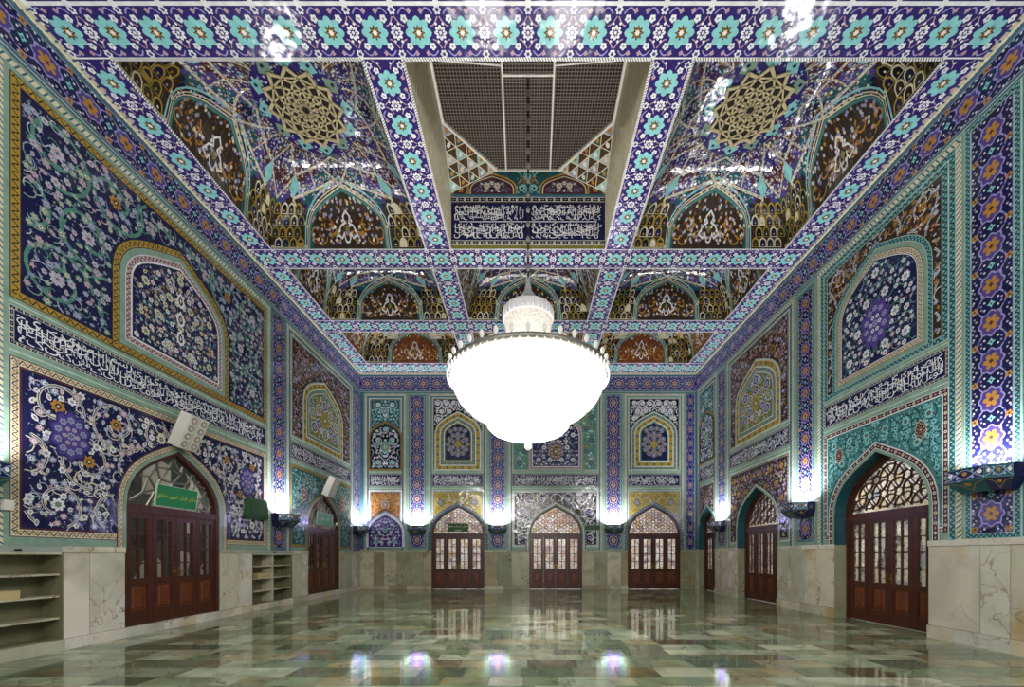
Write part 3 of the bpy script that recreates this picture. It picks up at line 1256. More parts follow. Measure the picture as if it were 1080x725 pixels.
def scrolls(p, c, w, h, mat, L=8, dbl=None, n=4):
    """white cartouche scrolls, mirrored"""
    for sg in (1, -1):
        for i in range(n):
            t = i / max(1, n - 1)
            yy = c[1] - h + 2 * h * t
            xx = w * (.35 + .5 * sin(pi * (t * .8 + .1)))
            r0 = min(w * .34, h / n * .95)
            pts = []
            for k in range(16):
                a = pi * (1.1 + .5 * i) + k / 15 * 4.6
                r = r0 * (1 - .72 * k / 15)
                pts.append((c[0] + sg * (xx + r * cos(a)), yy + r * sin(a)))
            stroke(p, pts, r0 * .26, mat, L)
            if dbl:
                stroke(p, pts, r0 * .09, dbl, L + 1)
            palmette(p, (c[0] + sg * xx, yy), r0 * .35, pi / 2, mat, 'gold', 'navy', L + 1)
    for k in range(3):
        palmette(p, (c[0], c[1] + h * (k - 1) * .62), w * .3, pi / 2, mat, 'navy', 'cream', L + 1)


def net(p, c, hw, z0, z1, reg, cols, L=5):
    """rosette network of hexagonal blossoms"""
    a, b, d = cols
    s = hw * .46
    ros(p, c, s * .66, 10, 'yellow', 'olive', a, 0, L + 2)
    for ring, n in ((1, 6), (1.75, 12), (2.6, 18), (3.4, 24)):
        for i in range(n):
            t = 2 * pi * i / n + (pi / 6 if ring == 1 else 0)
            q = (c[0] + s * ring * cos(t), c[1] + s * ring * 1.05 * sin(t))
            if reg.ok(q[0], q[1], s * .42):
                p.poly(lobed(q, s * .42, 6, t, .8), a, L)
                p.poly(lobed(q, s * .34, 6, t, .8), b if i % 2 else d, L + 1)
                ros(p, q, s * .2, 6, 'ash', 'gold' if i % 3 else 'pink', b, t, L + 2)
    for i in range(12):
        t = 2 * pi * i / 12
        q = (c[0] + s * 1.4 * cos(t + .26), c[1] + s * 1.45 * sin(t + .26))
        if reg.ok(q[0], q[1], s * .2):
            ros(p, q, s * .16, 6, 'yellow', 'umber', a, t, L + 2)


def bay(fr, parent, u0, u1, dz, cfg, door=None, seed=1):
    c = cfg.get('c', (u0 + u1) / 2)
    fine = cfg.get('fine', True)
    zb = cfg.get('zb', 1.60)
    ztop = 8.40 + dz * .5
    # frame strips of the whole bay
    p = Pan('bay_border', fr)
    R0 = [(u1, zb), (u1, ztop), (u0, ztop), (u0, zb)]
    border(p, R0, 0, .05, cfg.get('f0', 'sage'), False, 1)
    border(p, R0, .05, .09, 'rope' if cfg.get('rope', 'rope') == 'rope' else 'ropew', False, 1)
    fw = cfg.get('fw', .07)
    border(p, R0, .14, fw, cfg.get('f1', 'bluegray'), False, 1)
    # cross strips above and below the inscription
    e = .14 + fw
    ui0, ui1 = u0 + e, u1 - e
    zi0, zi1 = 4.40 + dz, 4.94 + dz
    for a, b in ((zi0 - .16, zi0), (zi1, zi1 + .11)):
        p.rect(ui0, a, ui1, b, cfg.get('strip', 'sage'), 1)
        p.rect(ui0, (a + b) / 2 - .012, ui1, (a + b) / 2 + .012, 'palesage', 2)
    p.done(parent)
    # inscription
    p = Pan('inscription_band', fr)
    p.rect(ui0, zi0, ui1, zi1, 'navy' if not cfg.get('insc') else cfg['insc'], 1)
    R = rectp(ui0, zi0, ui1, zi1)
    border(p, R, 0, .05, 'darkchain', True, 2)
    calligraphy(p, ui0 + .07, ui1 - .07, zi0 + .06, zi1 - .06, 'white', 4, seed + 50, fr is FRT)
    p.done(parent)
    # upper panel
    p = Pan('upper_tile_panel', fr)
    zu0, zu1 = 5.05 + dz, ztop - e
    R = rectp(ui0, zu0, ui1, zu1)
    d = 0
    for st, w in cfg['ub']:
        border(p, R, d, w, st, True, 1)
        d += w
    inner = rectp(ui0 + d, zu0 + d, ui1 - d, zu1 - d)
    ahw, aza, azs = cfg['arch']
    A = arch(c, ahw, zu0 + .02, azs + dz, aza + dz)
    hole = [(max(ui0 + d + .001, min(ui1 - d - .001, x)), max(y, zu0 + d)) for x, y in A]
    hole[0] = (hole[0][0], zu0 + d)
    hole[-1] = (hole[-1][0], zu0 + d)
    outer = [inner[0]] + hole + [inner[1], inner[2], inner[3]]
    sp = Reg(outer)
    p.tess(outer, [], cfg['ubg'], 1)
    flora(p, sp, seed=seed, fine=fine, **cfg['uf'])
    if cfg.get('umed'):
        for sg in ((-1, 1) if cfg['umed'][0][0] else (1,)):
            for (x, y, w, h, cols) in cfg['umed']:
                medal(p, (c + sg * x, y + dz), w, h, cols)
    p.done(parent)
    p = Pan('arch_tile_panel', fr)
    d = 0
    for st, w in cfg['ab']:
        border(p, A, -d, -w, st, True, 3)
        d += w
    ai = offset(A, -d, True)
    p.tess(ai, [], cfg['abg'], 3)
    rg = Reg(ai)
    if cfg.get('af'):
        flora(p, rg, seed=seed + 7, fine=fine, L=5, **cfg['af'])
    for kind, args in cfg.get('am', ()):
        if kind == 'scroll':
            scrolls(p, (c, args[0] + dz), args[1], args[2], args[3], 11, args[4])
        elif kind == 'medal':
            medal(p, (c, args[0] + dz), args[1], args[2], args[3], 11)
        elif kind == 'net':
            net(p, (c, args[0] + dz), ahw - d, 0, 0, rg, args[1], 9)
    p.done(parent)
    # lower panel round the door
    p = Pan('lower_tile_panel', fr)
    zl0, zl1 = zb + .12, zi0 - .16
    R = rectp(ui0, zl0, ui1, zl1)
    clip = None
    if door:
        hw, rise = door[0], door[1]
        D = door_arch(c, hw, zb, rise)
        dw = door[2]
        Do = offset(D, dw, False)
        half = (ui1 - ui0) / 2

        def clip(x, y):
            return abs(x - c) < half + .16
        ins = lambda x, y: not Reg(Do).ok(x, y)
    else:
        hw, zs, za = cfg['blind']
        D = arch(c, hw, zl0 + .02, zs, za)
        Do = offset(D, .16, False)
        half = (ui1 - ui0) / 2
    dR = Reg(Do)
    d = 0
    cl, cr = Do[0][0], Do[-1][0]
    st0 = cfg.get('strip', 'sage')
    if door and cl > ui0 + .05:
        p.rect(ui0, zb, cl, zl0, st0, 1)
        p.rect(cr, zb, ui1, zl0, st0, 1)
    elif not door:
        p.rect(ui0, zb, ui1, zl0, st0, 1)
    if not door:
        R, cls = rectp(ui0, zl0, ui1, zl1), True
    elif cl > ui0 + .05:
        R, cls = [(cr, zl0), (ui1, zl0), (ui1, zl1), (ui0, zl1), (ui0, zl0), (cl, zl0)], False
    else:
        R, cls = [(ui1, 2.7), (ui1, zl1), (ui0, zl1), (ui0, 2.7)], False
    for st, w in cfg['lb']:
        border(p, R, d, w, st, cls, 1)
        d += w
    l, r, bt, tp = ui0 + d, ui1 - d, zl0 + d, zl1 - d
    cut = [(x, max(y, bt)) for x, y in Do]
    if cut[0][0] > l + .02:
        outer = [(l, bt)] + [(cut[0][0], bt)] + cut[1:-1] + [(cut[-1][0], bt), (r, bt), (r, tp), (l, tp)]
    else:
        mid = [q for q in cut if l + .01 < q[0] < r - .01]
        yl = next(q[1] for q in cut if q[0] > l + .01)
        outer = [(l, yl - .04)] + mid + [(r, yl - .04), (r, tp), (l, tp)]
    p.tess(outer, [], cfg['lbg'], 1)
    flora(p, Reg(outer), seed=seed + 3, fine=fine, **cfg['lf'])
    for (x, y, w, h, cols) in cfg.get('lmed', ()):
        for sg in ((-1, 1) if x else (1,)):
            medal(p, (c + sg * x, y), w, h, cols)
    d = 0
    for st, w in cfg['db']:
        border(p, D, d, w, st, False, 3, clip)
        d += w
    if not door:
        ai = offset(D, 0, False)
        p.tess(ai, [], cfg['blbg'], 3)
        flora(p, Reg(ai), seed=seed + 9, fine=fine, L=5, **cfg['blf'])
    p.done(parent)


PINKP = ('indigo', 'ash', 'maroon', 'pink')


def pilaster(fr, parent, u0, u1, z0, z1, rims=('bluewave',), rw=.06, per=.6):
    p = Pan('pilaster_tiles', fr)
    R = rectp(u0, z0, u1, z1)
    d = 0
    for r in rims:
        border(p, R, d, rw, r, True, 1)
        d += rw
    frieze(p, ((u0 + u1) / 2, z0 + d), ((u0 + u1) / 2, z1 - d), u1 - u0 - 2 * d, 1, per, PINKP if fr is FB or u0 > 14 else ('navy', 'lavender', 'violet', 'ochre'))
    p.done(parent)


def top_frieze(fr, parent, u0, u1):
    p = Pan('frieze_band', fr)
    p.rect(u0, 8.40, u1, 8.50, 'bluegray', 1)
    p.rect(u0, 8.44, u1, 8.46, 'palesage', 2)
    if fr is FB:
        frieze(p, (u0, 8.80), (u1, 8.80), .60, pal=PINKP)
    else:
        frieze(p, (u0, 8.80), (11.8, 8.80), .60)
        frieze(p, (11.8, 8.80), (u1, 8.80), .60, pal=('indigo', 'lavender', 'violet', 'pink'))
    p.rect(u0, 9.10, u1, 9.18, 'bluegray', 1)
    border(p, [(u0, 9.18), (u1, 9.18)], 0, .08, 'rope', False, 1)
    p.done(parent)
    s = Solid(fr)
    s.prism([(u0, 9.19), (u1, 9.19), (u1, 9.26), (u0, 9.26)], .004, .05, 'cream')
    for x in range(int((u1 - u0) / .12)):
        s.bar((u0 + x * .12, 9.19), (u0 + x * .12 + .05, 9.26), .022, .0505, .052, 'bluegray')
    s.done('cornice_rope', parent)


top_frieze(FL, wall_l, 1.0, YB)
top_frieze(FRT, wall_r, 1.0, YB)
top_frieze(FB, wall_b, -W2, W2)

big_left = dict(
    ub=(('goldwave', .13),), ubg='navy', uf=NAVYF, arch=(1.38, 7.72, 6.45), f1='sage',
    ab=(('goldwave', .13), ('sage', .10), ('pinkwave', .11), ('white', .02)), abg='navy',
    af=dict(vine='midblue', vw=.02, flo=(('white', 'pink', 'gold'), ('pink', 'maroon', 'white'), ('cream', 'ochre', 'navy'), ('leafgreen', 'white', 'navy')),
            big=(('cream', 'leafgreen', 'gold'),), leafm='leafgreen', cell=.5, fr=.05, dust=('grayblue', 'sage', 'ochre')),
    am=(('scroll', (6.3, .55, .62, 'white', 'navy')),),
    lb=(('creamwave', .12), ('maroon', .02)), lbg='navy',
    lf=dict(vine='cream', vw=.042, dbl='midblue', flo=(('white', 'grayblue', 'gold'), ('grayblue', 'white', 'navy'), ('pink', 'white', 'maroon')),
            big=(('white', 'leafgreen', 'gold'), ('ochre', 'umber', 'cream'), ('cream', 'midblue', 'gold')), leafm='cream', cell=.8, fr=.058, tn=2.6, tw=.27, tm=('cream', 'ash', 'cream', 'grayblue'),
            dust=('grayblue', 'lavender', 'leafgreen')),
    lmed=((2.02, 3.32, .30, .40, ('indigo', 'violet', 'grayblue', 'pink')),),
    db=(('sage', .06), ('creamwave', .10), ('maroon', .015)))
bay(FL, wall_l, 5.45, 11.42, 0, big_left, (DH, 0, .175), 3)

left_far = dict(
    ub=(('palesage', .06), ('darkchain', .05)), ubg='umber',
    uf=dict(vine='rust', vw=.03, flo=(('pink', 'maroon', 'white'), ('lavender', 'white', 'maroon'), ('ochre', 'umber', 'cream')),
            big=(('lavender', 'pink', 'ochre'),), leafm='grayblue', cell=.75, fr=.055, dust=('pink', 'sage', 'ochre')),
    arch=(1.42, 7.55, 6.4), ab=(('palesage', .04), ('yellowflor', .2), ('tealflor', .12), ('palesage', .03)), abg='olive',
    am=(('net', (6.2, ('white', 'violet', 'olive'))), ), af=dict(vine='teal', vw=.02, flo=(('yellow', 'orange', 'white'), ('turq', 'white', 'navy')),
                                                               big=(('white', 'pink', 'maroon'),), leafm='teal', cell=.5, fr=.05, dust=('sage', 'teal')),
    lb=(('goldwave', .09),), lbg='deepteal',
    lf=dict(vine='teal', vw=.03, flo=(('turq', 'navy', 'white'), ('teal', 'turq', 'navy'), ('sage', 'white', 'navy')), big=(('sage', 'teal', 'gold'),),
            leafm='turq', cell=.6, fr=.055, dust=('teal', 'sage')),
    lmed=((1.35, 3.4, .2, .3, ('pink', 'maroon', 'white', 'ochre')),),
    db=(('sage', .04), ('goldwave', .09)))
bay(FL, wall_l, 12.14, 16.74, 0, left_far, (DH, 0, .13), 13)

pilaster(FL, wall_l, 11.42, 12.14, 1.60, 8.40, ('bluewave',), .08)
pilaster(FL, wall_l, 16.74, YB, 1.60, 8.40, ('bluewave',), .1)
pilaster(FL, wall_l, 4.7, 5.45, 1.60, 8.40, ('bluewave',), .08)

right_near = dict(
    zb=1.72, ub=(('tealwave', .12),), ubg='umber',
    uf=dict(vine='white', vw=.03, dbl='umber', flo=(('ochre', 'umber', 'cream'), ('rust', 'ochre', 'white'), ('grayblue', 'white', 'umber')),
            big=(('ochre', 'rust', 'cream'),), leafm='white', cell=.55, fr=.05, tn=2.2, tw=.3, tm=('ash', 'white', 'ochre'), dust=('ochre', 'rust', 'pink')), f1='tealwave', fw=.12,
    arch=(1.20, 7.78, 6.6), ab=(('tealwave', .1), ('sage', .08), ('creamwave', .1), ('white', .015)), abg='navy',
    af=dict(vine='leafgreen', vw=.02, flo=(('white', 'pink', 'violet'), ('grayblue', 'white', 'navy'), ('pink', 'white', 'maroon')),
            big=(('white', 'grayblue', 'gold'),), leafm='leafgreen', cell=.5, fr=.055, dust=('leafgreen', 'grayblue', 'midblue')),
    am=(('medal', (6.15, .36, .5, ('violet', 'violet', 'lavender', 'white'))),),
    strip='sage', lb=(('chain', .1), ('white', .012)), lbg='teal',
    lf=dict(vine='deepteal', vw=.03, flo=(('turq', 'deepteal', 'teal'), ('turq', 'teal', 'navy'), ('deepteal', 'turq', 'umber')),
            big=(('turq', 'umber', 'gold'),), leafm='turq', cell=.42, fr=.05, tn=2.4, tw=.35, tm=('turq', 'deepteal', 'umber'), dust=('deepteal', 'turq'), dens=1.1),
    lmed=((.98, 3.75, .12, .18, ('cream', 'umber', 'pink', 'ochre')),),
    db=(('sage', .06), ('chain', .11), ('white', .012)))
bay(FRT, wall_r, 6.72, 10.18, .1, right_near, (DH, 0, .18), 23)

right_mid = dict(
    zb=1.72, ub=(('palesage', .05), ('darkchain', .05)), ubg='umber',
    uf=dict(vine='rust', vw=.028, flo=(('pink', 'maroon', 'white'), ('lavender', 'white', 'maroon'), ('ochre', 'umber', 'cream')),
            big=(('pink', 'rust', 'white'),), leafm='pink', cell=.6, fr=.055, dust=('pink', 'sage', 'grayblue')),
    arch=(1.28, 7.55, 6.4), ab=(('palesage', .04), ('yellowflor', .2), ('tealflor', .14), ('palesage', .03)), abg='olive',
    am=(('net', (6.15, ('white', 'violet', 'olive'))),), af=dict(vine='teal', vw=.02, flo=(('yellow', 'orange', 'white'), ('turq', 'white', 'navy')),
                                                                big=(('white', 'pink', 'maroon'),), leafm='teal', cell=.5, fr=.05, dust=('sage', 'teal')),
    lb=(('palesage', .05), ('darkchain', .06)), lbg='umber',
    lf=dict(vine='maroon', vw=.03, flo=(('pink', 'maroon', 'white'), ('cream', 'umber', 'ochre'), ('lavender', 'maroon', 'white')),
            big=(('ochre', 'rust', 'cream'),), leafm='pink', cell=.5, fr=.055, dust=('pink', 'sage', 'lavender')),
    db=(('sage', .05), ('palesage', .05)))
bay(FRT, wall_r, 11.0, 14.78, .1, right_mid, (DH, 0, .11), 33)

half_left = dict(zb=1.68,
    ub=(('palesage', .05), ('darkchain', .05)), ubg='deepteal',
    uf=dict(vine='turq', vw=.025, flo=(('turq', 'white', 'navy'), ('sage', 'white', 'navy')), big=(('white', 'teal', 'ochre'),), leafm='turq', cell=.45,
            fr=.055, dust=('turq', 'sage')), fine=False,
    umed=((.0, 7.62, .15, .17, ('white', 'deepteal', 'turq', 'white')),),
    arch=(.74, 7.2, 6.45), ab=(('goldwave', .08), ('deepteal', .03)), abg='black',
    af=dict(vine='white', vw=.035, dbl='midblue', flo=(('white', 'pink', 'violet'), ('grayblue', 'white', 'navy')), big=(('turq', 'gold', 'white'),), leafm='grayblue',
            cell=.5, fr=.06, dust=('grayblue',)), am=(('medal', (6.1, .2, .24, ('turq', 'teal', 'yellow', 'white'))),),
    lb=(('white', .05), ('darkchain', .05)), lbg='rust',
    lmed=((0, 3.62, .17, .17, ('white', 'rust', 'pink', 'white')),),
    lf=dict(vine='ochre', vw=.03, flo=(('ochre', 'umber', 'cream'), ('orange', 'rust', 'white')), big=(('ochre', 'maroon', 'cream'),), leafm='orange', cell=.4, fr=.05,
            dust=('ochre', 'cream')),
    blind=(.72, 2.35, 3.2), blbg='indigo',
    blf=dict(vine='lavender', vw=.03, flo=(('white', 'pink', 'violet'), ('lavender', 'white', 'navy')), big=(('turq', 'violet', 'white'),), leafm='lavender',
             cell=.5, fr=.06, dust=('grayblue', 'violet')),
    db=(('white', .1), ('grayblue', .06)))
bay(FB, wall_b, -7.02, -5.18, 0, half_left, None, 43)

YELB = (('palesage', .04), ('yellowflor', .20), ('tealflor', .17), ('white', .02), ('olive', .05))
side_back = dict(
    fine=False, zb=1.68, ub=(('palesage', .05), ('darkchain', .04)), ubg='black',
    uf=dict(vine='white', vw=.035, flo=(('white', 'grayblue', 'black'), ('grayblue', 'white', 'navy')), big=(('white', 'pink', 'black'),), leafm='white', cell=.32,
            fr=.05, tn=2, tw=.25, dust=('white', 'grayblue')),
    arch=(1.0, 7.62, 6.6), ab=YELB, abg='navy', am=(('net', (6.2, ('ash', 'violet', 'maroon'))),),
    lb=(('palesage', .04), ('darkchain', .05)), lbg='yellow',
    lf=dict(vine='olive', vw=.025, flo=(('ochre', 'olive', 'cream'), ('cream', 'ochre', 'olive')), big=(('gold', 'olive', 'white'),), leafm='olive', cell=.4, fr=.045,
            dust=('olive', 'cream')), lmed=((.72, 3.72, .13, .13, ('navy', 'midblue', 'cream', 'ochre')),),
    db=(('bluegray', .06), ('darkchain', .08)))
bay(FB, wall_b, -4.30, -1.72, 0, dict(side_back, f0='sage', fw=.05, c=-3.0), (DH, 0, .15), 53)
bay(FB, wall_b, 4.07, 6.70, 0, dict(side_back, fw=.05, c=5.38, f1='tealwave',
    ab=(('palesage', .04), ('tealflor', .14), ('yellowflor', .2), ('white', .02), ('leafgreen', .06))), (DH, 0, .15), 63)

centre_back = dict(
    fine=False, zb=1.68, fw=.05, c=1.18, ub=(('palesage', .04), ('sage', .06)), ubg='leafgreen',
    uf=dict(vine='teal', vw=.03, flo=(('yellow', 'orange', 'white'), ('turq', 'white', 'navy'), ('ochre', 'umber', 'cream')), big=(('midblue', 'gold', 'white'),),
            leafm='yellow', cell=.5, fr=.055, dust=('teal', 'sage')),
    arch=(1.18, 7.62, 6.6), ab=(('sage', .06), ('pinkwave', .12), ('white', .02)), abg='navy',
    af=dict(vine='midblue', vw=.02, flo=(('white', 'pink', 'gold'), ('pink', 'maroon', 'white'), ('lavender', 'white', 'navy')), big=(('white', 'leafgreen', 'gold'),),
            leafm='grayblue', cell=.5, fr=.06, dust=('grayblue', 'sage')),
    am=(('medal', (5.9, .3, .4, ('pink', 'maroon', 'cream', 'ochre'))),),
    lb=(('palesage', .05), ('ropew', .06)), lbg='black',
    lf=dict(vine='white', vw=.035, flo=(('white', 'grayblue', 'black'), ('pink', 'maroon', 'white'), ('cream', 'ochre', 'black')), big=(('lavender', 'maroon', 'white'),),
            leafm='white', cell=.6, fr=.055, dust=('white', 'grayblue')),
    db=(('sage', .06), ('white', .03), ('darkchain', .08)))
bay(FB, wall_b, -.88, 3.22, 0, centre_back, (DH, 0, .17), 73)
for a, b in ((-7.17, -7.02), ):
    pass
pilaster(FB, wall_b, -5.18, -4.30, 1.68, 8.40, ('sage', 'tealwave'), .07)
pilaster(FB, wall_b, -1.72, -.88, 1.68, 8.40, ('sage', 'tealwave'), .06)
pilaster(FB, wall_b, 3.22, 4.07, 1.68, 8.40, ('sage', 'tealwave'), .06)
pilaster(FB, wall_b, 6.70, W2, 1.68, 8.40, ('tealwave',), .06)

half_right = dict(half_left, zb=1.72, lbg='umber', lf=right_mid['lf'], db=(('teal', .08), ('palesage', .04)), lb=(('palesage', .04), ('darkchain', .04)))
bay(FRT, wall_r, 15.55, 17.35, .1, half_right, (.76, 0, .12), 83)
pilaster(FRT, wall_r, 5.95, 6.72, 1.72, 8.40, ('tealwave',), .09)
pilaster(FRT, wall_r, 5.0, 5.95, 1.72, 8.40, ('tealwave', 'bluegray'), .15)
pilaster(FRT, wall_r, 10.18, 11.0, 1.72, 8.40, ('sage', 'tealwave'), .07)
pilaster(FRT, wall_r, 14.78, 15.55, 1.72, 8.40, ('sage', 'tealwave'), .06)
for fr_, par, a, b in ((FL, wall_l, 1.0, 4.7), (FRT, wall_r, 1.0, 5.0)):
    p = Pan('plain_tile_panel', fr_)
    p.rect(a, 1.7, b, 8.4, 'teal', 1)
    flora(p, Reg(rectp(a + .1, 1.8, b - .1, 8.3)), cell=1.2, fr=.12, fine=False)
    p.done(par)
p = Pan('corner_strip', FRT)
p.rect(17.35, 1.78, YB, 8.4, 'bluegray', 1)
p.done(wall_r)
p = Pan('corner_strip', FB)
p.rect(-W2, 1.72, -7.02, 8.4, 'bluegray', 1)
p.done(wall_b)

# ------------------------------------------------------------------ ceiling: beams, coffers, shaft
COLS = [(-6.54, -2.60), (-1.97, 1.97), (2.60, 6.54)]
ROWS = [(6.43, 10.43), (11.12, 13.59), (14.28, 16.60)]
s = Solid(FC)
s.prism(rectp(-W2, 1.0, W2, YB + .35), -.02, 0, 'indigo',
        [rectp(a, c, b, d) for c, d in ROWS for a, b in COLS])
ceiling = tag(s.done('ceiling'), 'coffered ceiling of violet tiled beams', 'ceiling', None, 'structure')
yb = [(5.78, 6.43), (10.43, 11.12), (13.59, 14.28), (16.60, YB)]
for a, b in yb:
    p = Pan('beam_tiles', FC)
    beam_tiles(p, (-W2, (a + b) / 2), (W2, (a + b) / 2), b - a)
    p.done(ceiling)
p = Pan('beam_tiles', FC)
for k in range(7):
    beam_tiles(p, (-W2, 5.78 - .65 * k - .325), (W2, 5.78 - .65 * k - .325), .65)
p.done(ceiling)
xb = [(-W2, -6.54), (-2.60, -1.97), (1.97, 2.60), (6.54, W2)]
for x0, x1 in xb:
    p = Pan('beam_tiles', FC)
    for y0, y1 in ROWS:
        beam_tiles(p, ((x0 + x1) / 2, y0), ((x0 + x1) / 2, y1), x1 - x0)
    p.done(ceiling)
for y0, y1 in ROWS:
    for x0, x1 in COLS:
        p = Pan('coffer_rim', FC, .008)
        border(p, rectp(x0, y0, x1, y1), -.02, .045, 'ropew', True, 2)
        p.done(ceiling)


def star_grille(c, z, r, parent, n=12):
    fr = Fr((c[0], c[1], z), (1, 0, 0), (0, 1, 0), (0, 0, -1))
    s = Solid(fr)
    s.prism(star((0, 0), r * 1.0, r * .80, n), .0, .012, 'hole_dark')
    rings = [.10, .22, .35, .49, .63, .78, .95]
    pt = lambda k, i: (r * rings[k] * cos(pi * (2 * i + (k % 2)) / n), r * rings[k] * sin(pi * (2 * i + (k % 2)) / n))
    for k in range(len(rings) - 1):
        for i in range(n):
            for j in ((i, i - 1) if k % 2 == 0 else (i, i + 1)):
                s.bar(pt(k, i), pt(k + 1, j), .036, .012, .03, 'lattice_cream')
        if k % 2 == 1:
            for i in range(n):
                s.bar(pt(k, i), pt(k, i + 1), .030, .012, .03, 'lattice_cream')
    o = star((0, 0), r * 1.0, r * .80, n)
    for i in range(len(o)):
        s.bar(o[i - 1], o[i], .04, .012, .035, 'lattice_cream')
    s.done('star_grille', parent)


